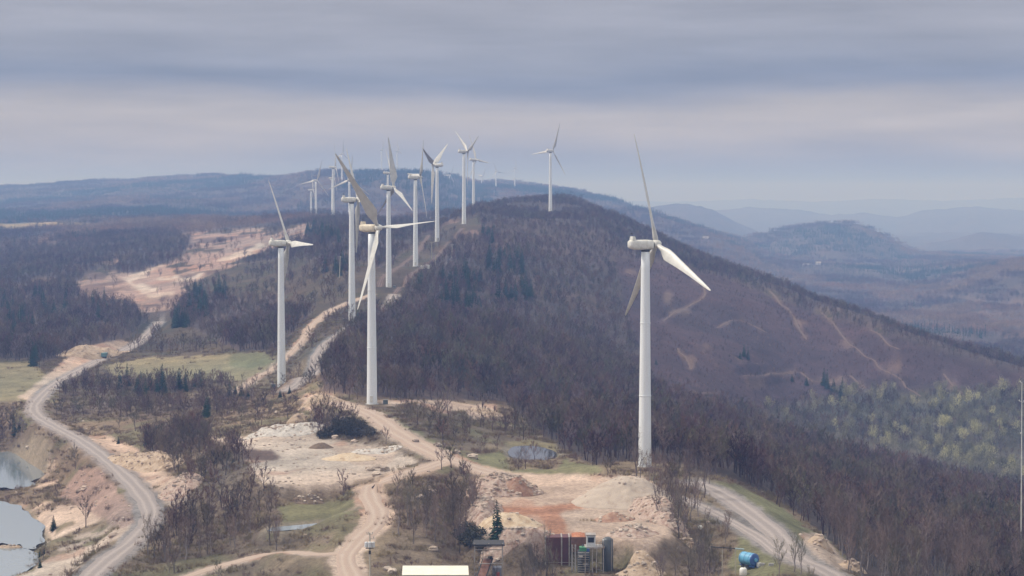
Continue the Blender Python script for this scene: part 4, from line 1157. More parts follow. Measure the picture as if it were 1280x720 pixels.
def heap(name, label, px, py, rx, ry, h, mt, rot=0.0, amp=.5, flat=.0, seed=0, cat='heap', group=None, rocks=0, name_z=None, steep=1.0):
    p = hit(px, py); n = 72; m = 40
    c_, s_ = math.cos(R(rot)), math.sin(R(rot))
    vs = []; rr = np.linspace(0, 1.06, m)
    th = np.linspace(0, 2 * math.pi, n, endpoint=False)
    TH, RR = np.meshgrid(th, rr, indexing='xy')
    wob = 1 + .16 * fbm(np.cos(TH) * 1.3 + seed, np.sin(TH) * 1.3 + seed * 2, 7, 3)
    lx = np.cos(TH) * RR * rx * wob; ly = np.sin(TH) * RR * ry * wob
    X = p[0] + lx * c_ - ly * s_; Y = p[1] + lx * s_ + ly * c_
    prof = np.clip((1 - RR) / (1 - flat), 0, 1) ** steep
    prof = np.where(prof > .9, .9 + (prof - .9) * .5, prof)
    gz = zat(X.ravel(), Y.ravel()).reshape(X.shape)
    Z = gz + h * prof + amp * np.clip(prof * 3, 0, 1) * (fbm(X / 2.2, Y / 2.2, 11 + seed, 4) * .9 + fbm(X / 7, Y / 7, 13 + seed, 2))
    Z = np.where(RR > 1.0, gz - 1.2, Z)
    V_ = np.stack([X - p[0], Y - p[1], Z - p[2]], -1)
    flatv = V_.reshape(-1, 3); fs = []
    i = np.arange(m - 1)[:, None]; j = np.arange(n)[None, :]
    q = np.stack([i * n + j, i * n + (j + 1) % n, (i + 1) * n + (j + 1) % n, (i + 1) * n + j], -1).reshape(-1, 4)
    me = bpy.data.meshes.new(name); me.from_pydata([tuple(v) for v in flatv], [], [tuple(int(a) for a in f)[::-1] for f in q])
    me.polygons.foreach_set('use_smooth', [True] * len(me.polygons)); me.materials.append(mt)
    o = link(name, me, loc=tuple(p)); tag(o, label, cat, group)
    for _ in range(int(rocks * 1.8)):
        a = rng.integers(2, m - 3); b = rng.integers(0, n)
        ROCK_SPOTS.append((X[a, b], Y[a, b], Z[a, b], rng.uniform(.2, .95) ** 2 * .85))
    return o
heap('sand_pile', 'big pale grey sand stockpile on the right side of the yard', 784, 628, 15, 13.5, 7.0, M_sand, 10, .6, .26, 1, 'sand pile', rocks=30)
heap('rubble_pile', 'pinkish heap of broken rock on the left side of the yard', 630, 616, 12, 9, 5.6, M_rubble, 0, .9, .25, 2, 'rubble pile', rocks=220)
heap('rubble_bank', 'rough rocky bank along the right edge of the yard', 822, 645, 6.5, 19, 5.0, M_rubble, 12, .8, .35, 3, 'rubble bank', rocks=180)
heap('sand_pile', 'cream coloured sand heap behind the small spruce', 636, 657, 9.5, 5.5, 3.6, M_cream, -8, .3, .2, 4, 'sand pile', rocks=10)
heap('rubble_bank', 'steep pinkish bank along the left edge of the yard', 603, 642, 5.5, 20, 4.2, M_rubble, -4, .8, .3, 31, 'rubble bank', rocks=120)
heap('rubble_bank', 'low pale bank along the front lip of the yard, left of the maroon wall', 650, 672, 11, 3.6, 2.4, M_rubble, 3, .6, .3, 32, 'rubble bank', rocks=60)
heap('earth_pile', 'small rusty earth heap against the foot of the grey sand stockpile', 768, 650, 6.0, 4.0, 2.0, M_rust, 30, .3, .1, 5, 'earth pile', rocks=15)
heap('earth_pile', 'rusty red patch heaped on the pink rubble', 644, 619, 6.0, 3.6, 5.4, M_rust, 0, .4, .2, 6, 'earth pile', rocks=30)
heap('earth_bank', 'tan spoil heap right of the screening plant', 790, 668, 7.5, 5.5, 2.2, M_rubble, 20, .6, .3, 7, 'earth bank', rocks=60)
heap('earth_pile', 'pinkish earth pile at the bottom edge, right of the screening plant', 802, 716, 6.0, 4.5, 2.4, M_tan, 0, .3, .2, 8, 'earth pile', rocks=20)
heap('earth_pile', 'tan earth mound left of the blue tank', 866, 684, 4.5, 3.5, 2.0, M_tan, 0, .4, .2, 9, 'earth pile', rocks=20)
heap('earth_pile', 'tan earth mound on the green verge right of the grey road', 1026, 682, 3.4, 3.0, 2.6, M_tan, 0, .5, .15, 10, 'earth pile', rocks=15)
heap('earth_pile', 'tan earth mound at the bottom of the grey road', 1066, 712, 3.6, 3.0, 2.4, M_tan, 0, .5, .15, 11, 'earth pile', rocks=20)
heap('earth_bank', 'long tan spoil bank above the haul road beside the truck', 118, 446, 26, 12, 5.0, M_tan, 55, .8, .35, 12, 'earth bank', rocks=40)
heap('cut_bank', 'sandy cut bank right of the gravel haul road', 182, 582, 9, 30, 3.6, M_tan, 32, .9, .4, 13, 'earth bank', rocks=120)
heap('cut_bank', 'rocky end of the sandy bank above the haul road bend', 226, 612, 7, 12, 3.4, M_rubble, 20, .9, .4, 14, 'earth bank', rocks=90)
heap('rock_pile', 'pale grey rock slab heap at the back of the quarry floor', 352, 542, 15, 8, 2.6, M_pale, -6, .7, .45, 15, 'rock pile', rocks=60)
heap('rock_outcrop', 'small yellowish rock outcrop above the pale slab heap', 372, 527, 4.5, 4, 2.6, M_tan, 0, 1.0, .35, 16, 'rock outcrop', rocks=12)
heap('earth_pile', 'small dark earth mound on the pale quarry floor', 402, 560, 4.2, 2.8, 2.0, M_brown, 5, .3, .15, 17, 'earth pile')
heap('sand_pile', 'low smooth tan sand mound in the middle of the quarry floor', 436, 574, 9, 6, 2.2, M_cream, 0, .2, .1, 18, 'sand pile', rocks=8)
heap('rock_pile', 'low pile of pale rocks right of the quarry floor', 470, 566, 9, 4, 1.2, M_pale, 0, .7, .4, 19, 'rock pile', rocks=50)
heap('earth_pile', 'brown earth mound beside the green puddle meadow', 386, 628, 4.5, 3, 2.0, M_brown, 0, .4, .2, 20, 'earth pile', rocks=10)
heap('earth_bank', 'low peninsula of brown earth in the lower pond', 14, 690, 7, 2.6, 2.0, M_tan, 0, .3, .4, 21, 'earth bank', rocks=8)
heap('earth_pile', 'orange dirt heap at the edge of the trees beyond the yard', 608, 516, 8, 7, 1.8, M_tan, 0, .4, .3, 23, 'earth pile', rocks=6)
heap('earth_bank', 'tan mound where the tracks meet above the dark bushes', 400, 502, 10, 6, 2.6, M_tan, 0, .5, .3, 24, 'earth bank', rocks=15)

def rock_mesh(seed):
    random.seed(seed); n1, n2 = 7, 10; vs = [(0, 0, -.55)]
    for i in range(1, n1):
        ph = math.pi * i / n1
        for j in range(n2):
            t = 2 * math.pi * j / n2 + (i % 2) * .3
            k = random.uniform(.72, 1.18)
            vs.append((math.sin(ph) * math.cos(t) * k, math.sin(ph) * math.sin(t) * k * .85, -math.cos(ph) * .55 * k))
    vs.append((0, 0, .55)); fs = []
    for j in range(n2): fs.append((0, 1 + (j + 1) % n2, 1 + j))
    for i in range(n1 - 2):
        for j in range(n2): fs.append((1 + i * n2 + j, 1 + i * n2 + (j + 1) % n2, 1 + (i + 1) * n2 + (j + 1) % n2, 1 + (i + 1) * n2 + j))
    for j in range(n2): fs.append((1 + (n1 - 2) * n2 + j, 1 + (n1 - 2) * n2 + (j + 1) % n2, len(vs) - 1))
    return MB().add(vs, fs)
M_stone = bark_mat('pale_stone', (.44, .37, .31), .35, (.36, .28, .23))
RK = [rock_mesh(s_).mesh('boulder', M_stone) for s_ in (1, 2, 3)]
PC_rock = proto_col('proto_rock', RK)
for k, (px, py, s_, lab) in enumerate([
  (591, 573, 2.0, 'large pale boulder at the junction of the wide dirt track'), (571, 567, 1.6, 'pale boulder on the verge of the wide dirt track, left of the largest'),
  (443, 553, 1.3, 'orange tinted boulder at the foot of the dark bushes'), (419, 548, 1.6, 'pale boulder among the dark bushes above the quarry floor'),
  (463, 588, 1.7, 'boulder at the left end of the ring of rocks near the track bend'), (472, 585, 1.5, 'boulder at the back of the ring of rocks near the track bend'),
  (481, 589, 1.9, 'boulder at the right end of the ring of rocks near the track bend'), (471, 594, 1.6, 'boulder at the front of the ring of rocks near the track bend'),
  (346, 517, 1.4, 'lone pale boulder on the grass below the left turbine'), (540, 616, 1.4, 'pale rock on the bushy slope right of the curving track'),
  (526, 624, 1.6, 'longer pale rock on the bushy slope right of the curving track'), (541, 688, 1.3, 'pale rock in the brush above the long white roof'),
  (490, 716, 1.5, 'pale boulder just left of the long white roof'), (484, 713, 1.2, 'smaller pale boulder left of the long white roof'),
  (106, 612, 1.8, 'white boulder on the tan shore left of the haul road'), (98, 616, 1.2, 'smaller white boulder on the tan shore'),
  (35, 561, 1.3, 'pale rock on the bank above the upper pond'), (142, 671, 1.6, 'grey boulder on the inner bank of the haul road bend'),
  (520, 553, 1.4, 'pale rock on the grassy verge beside the wide dirt track'), (547, 558, 1.6, 'pale rock further down the verge of the wide dirt track')]):
    p = hit(px, py)
    o = link('boulder', RK[k % 3], loc=(p[0], p[1], p[2] + .2 * s_), rot=(0, 0, k * 1.7), scl=(s_, s_, s_)); tag(o, lab, 'boulder', 'pale boulders')
X, Y = candidates(430, 1000, 2.6); c = cls_at(X, Y); dn = fbm(X / 12, Y / 12, 101, 3)
pr = np.where(c == 5, np.where(dn > 0, .5, .12), np.where(c == 7, .35, np.where(c == 4, np.where(dn > .2, .25, .02), np.where(c == 0, np.where(dn > .35, .08, .004), 0))))
pcl = inpoly(*project(X, Y, zat(X, Y)), PLATEAU)
pr = np.where(pcl, .01, pr)
m = (rng.random(len(X)) < pr) & road_clear(X, Y, 1.0); X, Y = X[m], Y[m]; Z = zat(X, Y)
S_ = rng.uniform(.2, .85, len(X)) ** 1.6
RS = np.array(ROCK_SPOTS)
X = np.concatenate([X, RS[:, 0]]); Y = np.concatenate([Y, RS[:, 1]]); Z = np.concatenate([Z, RS[:, 2]]); S_ = np.concatenate([S_, RS[:, 3]])
scatter_object('loose_stones', 'countless small pale stones strewn over quarry floor and heaps', X, Y, Z, rng.integers(0, 3, len(X)), S_, PC_rock)

# ------------------------------------------------------------------ plant, tanks, poles
def thing(name, label, cat, px, D, group=None, ground=None):
    b = at(px, 600, D); z = ground if ground is not None else float(zat(b[0], D)[0])
    base = Vector((b[0], D, z)); r = empty(name, base); tag(r, label, cat, group)
    def L(px_, py_, dD=0.0):
        w = at(px_, py_, D + dD); return Vector((w[0], w[1], w[2])) - base
    return r, L, base
def bx(mb, a, b, mi=0):
    return mb.box(min(a[0], b[0]), max(a[0], b[0]), min(a[1], b[1]), max(a[1], b[1]), min(a[2], b[2]), max(a[2], b[2]), mi)
def face_strip(mb, pts, th=.12, mi=0):
    """a thick quad"""
    a, b, c, d = [Vector(p) for p in pts]; n = (b - a).cross(d - a).normalized() * th
    return mb.add([a, b, c, d, a - n, b - n, c - n, d - n], [(0, 1, 2, 3), (7, 6, 5, 4), (0, 4, 5, 1), (1, 5, 6, 2), (2, 6, 7, 3), (3, 7, 4, 0)], mi)
M_roofw = mat('cream_roof_sheet', (.80, .76, .64), .5, 0, .03, .4, dirt=(.70, .65, .54))
M_wall = mat('grey_wall_sheet', (.32, .31, .35), .7, 0, .08, .6)
M_black = mat('black_sheet', (.03, .028, .032), .7, 0, .1, .5)
M_galv = mat('galvanised_steel', (.42, .40, .38), .5, .3, .1, 1.0, dirt=(.28, .22, .18))
M_rustm = mat('rusty_steel', (.22, .115, .085), .8, .1, .15, .8, dirt=(.13, .06, .045))
M_maroon = mat('maroon_steel', (.125, .035, .04), .65, .1, .12, .35, dirt=(.075, .03, .035))
M_glass = mat('dark_window', (.015, .02, .03), .15, 0, .05, 1.0)
M_cab = mat('white_cabin_paint', (.62, .64, .66), .5, 0, .05, .8, dirt=(.48, .48, .47))
M_green = mat('green_machine_paint', (.05, .24, .11), .5, 0, .1, 2.0)
M_blue = mat('blue_tank_paint', (.14, .40, .58), .4, 0, .05, .8, dirt=(.10, .30, .46))
M_blued = mat('dark_blue_paint', (.05, .12, .33), .4, 0, .08, 1.0)
M_white = mat('white_paint', (.78, .77, .72), .45, 0, .04, 1.0, dirt=(.62, .60, .54))
M_wood = mat('pale_pole_wood', (.46, .42, .34), .8, 0, .1, .7)
M_teal = mat('teal_truck_paint', (.10, .22, .23), .5, 0, .08, .6)
M_drum = mat('dark_grey_steel', (.10, .11, .12), .5, .4, .1, .6)
M_concw = mat('weathered_concrete', (.38, .36, .34), .9, 0, .12, .8)
M_red = mat('red_paint', (.50, .10, .06), .5, 0, .1, 1.0)

# long shed with a cream roof
r, L, b0 = thing('shed', 'long low shed with a plain cream roof at the bottom edge', 'shed', 544, 455)
g = MB(); face_strip(g, [L(502.5, 718.6, -2), L(586, 718.6, -2), L(585.2, 707.0, 5.5), L(503.4, 707.0, 5.5)], .18); g.build('roof', M_roofw, r)
rg = MB(); a, b = L(503.4, 707.0, 5.5), L(585.2, 707.0, 5.5); rg.bar(a, b, .12, n=6); rg.build('ridge_cap', M_galv, r)
w = MB(); q0 = L(504.5, 718.6, -1.4); q1 = L(584, 718.6, 5.0); bx(w, (q0[0], q0[1], -2), (q1[0], q1[1], q0[2] - .2)); w.build('wall', M_wall, r)
for k in range(7):
    x = q0[0] + (q1[0] - q0[0]) * (k + .5) / 7
    f = MB().box(x - .6, x + .6, q0[1] - .06, q0[1] + .02, q0[2] - 1.9, q0[2] - .8).build('window', M_glass, r)

# open roofed frame with conveyor
r, L, b0 = thing('conveyor_shelter', 'tall open steel frame with a black roof over a conveyor', 'conveyor shelter', 611, 468)
g = MB(); face_strip(g, [L(590.6, 680.6, -1), L(631.0, 680.6, -1), L(629.8, 674.8, 5), L(592.0, 674.8, 5)], .35); g.build('roof', M_black, r)
for px_ in (593.2, 628.2):
    for dd in (-.5, 4.5):
        t_ = L(px_, 679, dd); MB().box(t_[0] - .13, t_[0] + .13, t_[1] - .13, t_[1] + .13, -2, t_[2]).build('post', M_galv, r)
t0, t1 = L(611, 679, -.5), L(611, 686, -.5); MB().box(t0[0] - .12, t0[0] + .12, t0[1] - .12, t0[1] + .12, t1[2], t0[2]).build('hanger', M_galv, r)
for y_, dd in ((687.2, -.5), (704.6, -.5), (683.5, 4.5), (704.6, 4.5)):
    MB().bar(L(593.2, y_, dd), L(628.2, y_, dd), .11, n=6).build('beam', M_galv, r)
cv = MB(); a, b = L(610, 699.5, 2), L(600, 728, -4)
d_ = (b - a).normalized(); sd = Vector((1, 0, 0)) * .95
face_strip(cv, [a - sd, a + sd, b + sd, b - sd], .5); cv.build('conveyor_belt', M_rustm, r)
for sg in (-1, 1):
    MB().bar(a + sd * sg * 1.25 + Vector((0, 0, .35)), b + sd * sg * 1.25 + Vector((0, 0, .35)), .12, n=6).build('side_rail', M_drum, r)
hd = MB(); p_ = L(612.5, 698, 2); bx(hd, p_ + Vector((-.5, -.6, -.7)), p_ + Vector((.6, .6, .5))); hd.build('drive_head', M_black, r)
rl = MB(); p0, p1 = L(603.6, 698.5, 1), L(611.4, 698.5, 1)
for p_ in (p0, p1, (p0 + p1) / 2):
    rl.bar(p_, p_ + Vector((0, 0, 2.0)), .06, n=5)
for hh_ in (.0, .45, 1.9): rl.bar(p0 + Vector((0, 0, hh_)), p1 + Vector((0, 0, hh_)), .07, n=5)
rl.build('railing', M_galv, r)
tk = MB(); q0, q1 = L(615.5, 710, 1), L(627, 732, 4); bx(tk, q0, (q1[0], q1[1], -2)); tk.build('bin', mat('grey_blue_steel', (.26, .28, .33), .5, .2, .1, .8), r)
rd = MB(); q0, q1 = L(620.5, 715.5, .4), L(624.5, 722, .9); bx(rd, q0, q1); rd.build('motor_cover', M_red, r)

# hopper wall
r, L, b0 = thing('hopper_wall', 'maroon steel retaining wall set into the front of the yard', 'retaining wall', 697, 484)
zt = L(690, 671.8)[2]; zb = L(690, 709)[2]
for x0, x1, nm in ((682.6, 701.4, 'wall_panel'), (702.6, 710.8, 'wall_panel')):
    q0, q1 = L(x0, 690, 0), L(x1, 690, 0)
    pn = MB().box(q0[0], q1[0], 0, 5, zb, zt)
    k = 0; x = q0[0] + .35
    while x < q1[0] - .2:
        pn.box(x, x + .09, -.07, -.003, zb, zt); x += .62
    pn.build(nm, M_maroon, r)
for x_ in (681.8, 702.0, 711.5):
    q = L(x_, 690, 0); MB().box(q[0] - .16, q[0] + .16, -.3, 5.2, zb - .3, zt + .15).build('wall_post', M_galv, r)
q0, q1 = L(681.5, 703, -.15), L(717, 703, -.15); MB().bar(q0, q1, .06, n=5).build('guard_rail', M_galv, r)

# screening plant
r, L, b0 = thing('screening_plant', 'steel screening plant with a small white cabin, stairs and a dark silo', 'screening plant', 735, 478)
def slab(nm, x0, x1, y0, y1, d0, d1, m_, par=None):
    q0, q1 = L(x0, y0, d0), L(x1, y1, d0); g_ = MB().box(q0[0], q1[0], q0[1], q0[1] + (d1 - d0), min(q0[2], q1[2]), max(q0[2], q1[2])); return g_.build(nm, m_, par or r)
cabn = slab('cabin', 733.2, 744.4, 669.6, 683.6, -1, 1.6, M_cab)
slab('window', 735.0, 742.6, 671.8, 678.2, -1.06, -1.002, M_glass, cabn)
slab('cabin_roof', 732.6, 745.0, 668.6, 669.6, -1.3, 1.9, M_galv, cabn)
slab('platform', 731, 756, 684.0, 685.6, -1.6, 2.5, M_galv)
for x_ in (740.5, 745.6, 754.2, 731.5):
    q = L(x_, 685.6, -1.2); MB().box(q[0] - .12, q[0] + .12, q[1] - .12, q[1] + .12, -3, q[2]).build('leg', M_galv, r)
for x_, y_ in ((740.5, 703), (745.6, 712)):
    MB().bar(L(x_, y_, -1.2), L(754.2, y_ + 1, -1.2), .07, n=5).build('brace', M_galv, r)
hr = MB()
for x_ in (745.5, 750, 754.6): hr.bar(L(x_, 684, -1.4), L(x_, 678, -1.4), .05, n=5)
hr.bar(L(745.5, 678, -1.4), L(754.6, 678, -1.4), .05, n=5); hr.build('railing', M_galv, r)
slab('lamp_box', 753.0, 755.0, 674.4, 676.6, -1.5, -1.1, M_white)
MB().bar(L(754, 685, -1.3), L(754, 675, -1.3), .07, n=6).build('lamp_post', M_galv, r)
en = slab('engine', 724.5, 733.0, 684.4, 689.0, -2.0, .2, M_green)
slab('exhaust', 728.0, 729.0, 680.6, 684.4, -1.2, -.8, M_drum, en)
slab('control_box', 733.4, 737.0, 686, 689.5, -2.0, -.9, M_blued)
q = L(759.5, 672.5, 1.5); sl = MB().lathe([(-3, 1.35), (q[2] - .4, 1.35), (q[2], 1.0), (q[2] + .25, .5)], 24, 'Z', (q[0], q[1], 0)); sl.build('silo', M_drum, r, smooth=True)
sp_ = L(764.4, 690, .4); MB().box(sp_[0] - .07, sp_[0] + .07, sp_[1], sp_[1] + .15, -2, q[2]).build('silo_ladder', M_galv, r)
# two lattice columns and the stair between them
for x_ in (715.2, 719.2):
    q = L(x_, 681.0, -.5); col_ = MB()
    col_.box(q[0] - .17, q[0] + .17, q[1] - .17, q[1] + .17, -3, q[2]); col_.build('column', M_concw, r)
lt = MB()
for k in range(9):
    y_ = 683 + k * 4.6
    lt.bar(L(715.2, y_, -.5), L(719.2, y_ + 4.2, -.5), .06, n=4)
lt.build('lattice', M_galv, r)
st = MB()
for k in range(12):
    a = L(722.5, 691 + k * 2.9, 1.6 - k * .32); b = L(736.5, 691 + k * 2.9, 1.6 - k * .32)
    st.box(a[0], b[0], a[1] - .22, a[1] + .22, a[2] - .04, a[2] + .04)
st.build('stair', M_galv, r)
cb_ = MB(); a, b = L(729.5, 688, 3), L(729.5, 722, -1); sd = Vector((1.5, 0, 0)); face_strip(cb_, [a - sd, a + sd, b + sd, b - sd], .4); cb_.build('chute', M_drum, r)
for k_, (x_, y_, w_) in enumerate(((726, 696, 1.0), (732, 705, 1.3), (729, 712, .9), (733, 717, 1.2))):
    q = L(x_, y_, .2); MB().box(q[0] - w_ / 2, q[0] + w_ / 2, q[1] - .5, q[1] + .4, q[2] - .25, q[2] + .2).build('roller', M_galv, r)
# feed ramp with rusty clay edge
r, L, b0 = thing('feed_hopper', 'rusty feed hopper full of orange clay behind the screening plant', 'feed hopper', 723, 484)
hp = MB(); q0, q1 = L(713.6, 671.5, 0), L(732.6, 690, 0)
hp.box(q0[0], q1[0], 0, .3, q1[2], q0[2]); hp.box(q0[0], q0[0] + .25, .3, 4, q1[2], q0[2]); hp.box(q1[0] - .25, q1[0], .3, 4, q1[2], q0[2]); hp.build('bin', M_rustm, r)
cl = MB(); n_ = 10; vs = []; fs = []
for i in range(n_):
    for j in range(n_):
        u, v = i / (n_ - 1), j / (n_ - 1)
        vs.append((q0[0] + .26 + (q1[0] - q0[0] - .52) * u, .31 + 3.6 * v, q0[2] - .35 + .7 * v + .5 * math.sin(math.pi * u) * (1 - abs(v - .5)) + random.uniform(-.08, .08)))
for i in range(n_ - 1):
    for j in range(n_ - 1): fs.append((i * n_ + j, (i + 1) * n_ + j, (i + 1) * n_ + j + 1, i * n_ + j + 1))
M_clay = earth_mat('orange_clay', (.36, .13, .07), (.44, .19, .11), (.50, .26, .16), .8)
cl.add(vs, fs); cl.build('clay', M_clay, r, smooth=True)

# blue tank on a trailer
p = hit(936, 711); r = empty('tank_trailer', tuple(p), R(-52)); tag(r, 'blue cylindrical tank on a low trailer beside the grey road', 'tank trailer')
tk = MB().lathe([(-2.3, .5), (-2.15, 1.15), (-1.95, 1.5), (1.75, 1.5)], 32, 'X', (0, 0, 2.3)); tk.build('tank', M_blue, r, smooth=False)
e_ = MB().lathe([(1.752, 1.52), (1.95, 1.5), (2.15, 1.1), (2.25, .4)], 32, 'X', (0, 0, 2.3)).build('tank_end', M_blued, r)
MB().lathe([(2.2, .45), (2.5, .42)], 16, 'X', (0, 0, 2.3)).build('hatch', M_blue, e_)
for x_ in (-1.7, -.2, 1.2): MB().lathe([(x_ - .05, 1.54), (x_ + .05, 1.54)], 32, 'X', (0, 0, 2.3)).build('strap', M_blued, r)
fr = MB().box(-2.4, 2.6, -.75, -.6, .6, .85).box(-2.4, 2.6, .6, .75, .6, .85)
for x_ in (-1.7, 1.3): fr.box(x_ - .1, x_ + .1, -.95, .95, .62, 1.0)
fr.build('frame', M_blued, r)
for x_ in (-.9, .5):
    for sg in (-1, 1):
        wh = MB().bar((x_, sg * .98, .48), (x_, sg * 1.22, .48), .48, n=20).build('wheel', M_dark, r)
MB().box(2.5, 3.2, .1, 1.0, .5, 1.7).build('pump_box', M_white, r)
MB().bar((2.6, 0, .72), (4.0, 0, .6), .07, n=6).build('tow_bar', M_blued, r)
p = hit(929, 719.5); r = empty('water_tank', tuple(p), R(20)); tag(r, 'small cream plastic tank in front of the blue tank trailer', 'tank')
MB().lathe([(0, .8), (.1, .88), (1.5, .88), (1.8, .6), (1.9, .25)], 24).build('tank', M_white, r, smooth=True)
MB().lathe([(1.88, .24), (2.0, .24)], 16).build('lid', M_dark, r)
p = hit(875, 662); r = empty('water_tank', tuple(p)); tag(r, 'tiny white round tank on the brown slope behind the yard bank', 'tank')
MB().lathe([(-.2, .5), (.1, .62), (.7, .62), (1.0, .35), (1.05, .1)], 20).build('tank', M_white, r, smooth=True)
MB().lathe([(1.04, .12), (1.14, .12)], 12).build('lid', M_dark, r)
for px_, lab in ((953, 'left white concrete block on the verge by the blue tank'), (964, 'right white concrete block on the verge by the blue tank')):
    p = hit(px_, 707); MB().box(-.55, .55, -.3, .3, -.2, .55).build('concrete_block', M_concw, loc=tuple(p)); o = bpy.context.scene.collection.objects[-1]; tag(o, lab, 'concrete block')
# raised pipe
r, L, b0 = thing('raised_pipe', 'thin dark pipe carried on two posts left of the blue tank', 'pipe', 905, 468)
MB().bar(L(888, 683.4), L(919, 685.6), .11, n=8).build('pipe', M_dark, r)
MB().bar(L(919, 685.6), L(930, 686.6), .16, n=8).build('pipe_end', mat('pale_blue_pipe', (.40, .52, .55), .5), r)
for x_, y_ in ((902.8, 684.6), (919.5, 685.8)):
    q = L(x_, y_); MB().bar((q[0], 0, -1), (q[0], 0, q[2]), .10, n=8).build('post', M_wood, r)
# utility pole with transformers
r, L, b0 = thing('utility_pole', 'wooden utility pole with crossarm and transformers at the bottom edge', 'utility pole', 462, 452)
tp = L(462.3, 666.0); MB().bar((0, 0, -1.5), tp, .22, .15, n=12).build('pole', M_wood, r)
MB().bar(L(458.2, 667.6, -.25), L(466.2, 667.6, -.25), .09, n=6).build('crossarm', M_wood, r)
MB().bar(L(462.0, 673.4, -.25), L(467.6, 673.4, -.25), .09, n=6).build('crossarm', M_wood, r)
ins = MB()
for x_, y_ in ((458.6, 666.8), (461, 666.8), (465.8, 666.8), (467.2, 672.6)):
    q = L(x_, y_, -.25); MB().lathe([(0, .07), (.12, .13), (.2, .07), (.32, .11), (.4, .04)], 10, 'Z', tuple(q)).build('insulator', M_concw, r)
for x_, dd in ((458.0, -.4), (462.3, -.9), (466.4, -.4)):
    q = L(x_, 684.2, dd); MB().lathe([(0, .36), (.06, .42), (1.15, .42), (1.28, .25), (1.3, .1)], 18, 'Z', tuple(q)).build('transformer', M_cab, r)
q = L(462.3, 684.6); MB().box(q[0] - .9, q[0] + .9, -.5, -.1, q[2] - .15, q[2]).build('bracket', M_dark, r)
bx_ = L(462.3, 690, -.35); MB().box(bx_[0] - .25, bx_[0] + .25, -.6, -.25, bx_[2] - .5, bx_[2] + .3).build('fuse_box', M_dark, r)
# met mast at the right edge
r, L, b0 = thing('met_mast', 'thin white measuring mast with side booms at the right edge', 'mast', 1277.4, 590)
tp = L(1277.4, 478); MB().bar((0, 0, -1), tp, .17, .09, n=8).build('mast', M_white, r)
for y_, dx in ((478.4, -2.0), (502.0, -3.2), (503.0, 2.4), (543, -1.6)):
    MB().bar(L(1277.4, y_), L(1277.4 + dx, y_ - .6), .06, n=5).build('boom', M_white, r)
    q = L(1277.4 + dx, y_ - .6); MB().lathe([(0, .05), (.15, .05), (.25, .22), (.36, .22), (.42, .05)], 10, 'Z', tuple(q)).build('sensor', M_white, r)
for a_ in (30, 150, 270):
    MB().bar(L(1277.4, 510), (22 * math.cos(R(a_)), 22 * math.sin(R(a_)), -1.5), .02, n=3, caps=False).build('guy_wire', M_galv, r)
# truck on the haul road
p = hit(131, 448); yaw = math.atan2(R1[130, 1] - R1[120, 1], R1[130, 0] - R1[120, 0])
k = int(np.argmin(np.hypot(R1[:, 0] - p[0], R1[:, 1] - p[1]))); k = min(k, len(R1) - 3); dv = R1[k + 2] - R1[k - 2]
r = empty('dump_truck', (p[0], p[1], p[2] + .15), math.atan2(dv[1], dv[0])); tag(r, 'dark teal dump truck driving on the gravel haul road', 'truck')
MB().box(-3.6, 1.0, -1.3, 1.3, 1.1, 3.0).box(-3.7, 1.2, -1.38, 1.38, 2.8, 3.1).build('dump_body', M_teal, r)
cb_ = MB().box(1.25, 3.2, -1.2, 1.2, .9, 3.1).box(3.2, 4.0, -1.1, 1.1, .9, 1.9).build('cab', M_drum, r)
MB().box(3.202, 3.23, -1.0, 1.0, 2.0, 2.9).build('windscreen', M_glass, cb_)
MB().box(-3.6, 4.0, -.5, .5, .7, 1.05).build('chassis', M_dark, r)
for x_ in (-2.8, -1.5, 2.6):
    for sg in (-1, 1): MB().bar((x_, sg * .95, .52), (x_, sg * 1.32, .52), .52, n=18).build('wheel', M_dark, r)
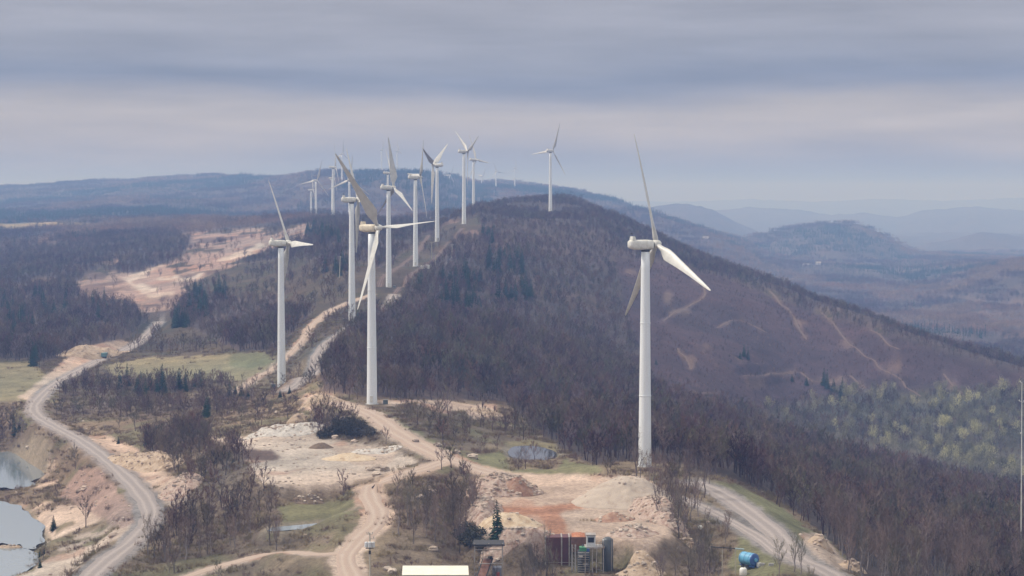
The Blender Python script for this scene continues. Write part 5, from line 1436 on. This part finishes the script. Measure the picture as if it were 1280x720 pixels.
# substation by the middle turbines
r, L, b0 = thing('substation_cabinet', 'pair of small white switch cabinets in the ridge substation', 'substation', 534, 1470)
for x0, x1, h_ in ((525.5, 530.5, 2.4), (532, 538, 3.0)):
    q0, q1 = L(x0, 340), L(x1, 340); MB().box(q0[0], q1[0], -1.4, 1.4, -.8, h_).build('cabinet', M_white, r)
def fence(name, label, pts, D0, hgt=2.2):
    P = [hit(x, y) for x, y in pts]; r = empty(name, tuple(P[0])); tag(r, label, 'fence'); b = Vector(P[0])
    rails = MB()
    for u in range(len(P) - 1):
        a, c = Vector(P[u]), Vector(P[u + 1]); n_ = max(1, int((c - a).length / 5))
        for k in range(n_ + (u == len(P) - 2)):
            q = a.lerp(c, k / n_); q.z = float(zat(q.x, q.y)[0]); MB().bar(q - b - Vector((0, 0, .3)), q - b + Vector((0, 0, hgt)), .09, n=5).build('post', M_galv, r)
        for hh_ in (.6, 1.4, hgt - .05): rails.bar(a - b + Vector((0, 0, hh_)), c - b + Vector((0, 0, hh_)), .05, n=4)
    rails.build('rail', M_galv, r)
fence('fence', 'low pale fence around the ridge substation', [(524, 339), (541, 337), (560, 331), (548, 329)], 1470)
for px_, yt, yb, D_, lab in ((425.3, 320, 351, 1370, 'tall pale pole on the reddish slope behind the left turbines'), (539.8, 302, 333, 1500, 'pale pole at the left end of the substation'),
                           (565.2, 305, 327, 1580, 'pale pole at the right end of the substation'), (544.5, 318, 332, 1500, 'short thin pole inside the substation')):
    r, L, b0 = thing('utility_pole', lab, 'utility pole', px_, D_)
    tp = L(px_, yt); MB().bar((0, 0, -1.5), tp, .34, .24, n=10).build('pole', M_wood, r)
    MB().bar(tp + Vector((-1.3, 0, -.6)), tp + Vector((1.3, 0, -.6)), .12, n=6).build('crossarm', M_wood, r)
# far farm buildings
for px_, py_, D_, wd, lab in ((1009, 333.5, 4950, 22, 'tiny white farm building in the far valley below the dome shaped hill'), (1023, 331, 5050, 12, 'tiny pale barn right of the white farm building'),
                              (882, 300, 4600, 12, 'tiny white building on the far blue slope')):
    p = hit(px_, py_, 3600); r = empty('farm_building', tuple(p)); tag(r, lab, 'farm building')
    MB().box(-wd / 2, wd / 2, -5, 5, -3, 5).build('wall', M_white, r)
    MB().add([(-wd / 2 - .5, -5.6, 4.9), (wd / 2 + .5, -5.6, 4.9), (wd / 2 + .5, 5.6, 4.9), (-wd / 2 - .5, 5.6, 4.9), (-wd / 2 - .5, 0, 8), (wd / 2 + .5, 0, 8)], [(0, 1, 5, 4), (2, 3, 4, 5), (0, 4, 3), (1, 2, 5), (3, 2, 1, 0)]).build('roof', M_galv, r)
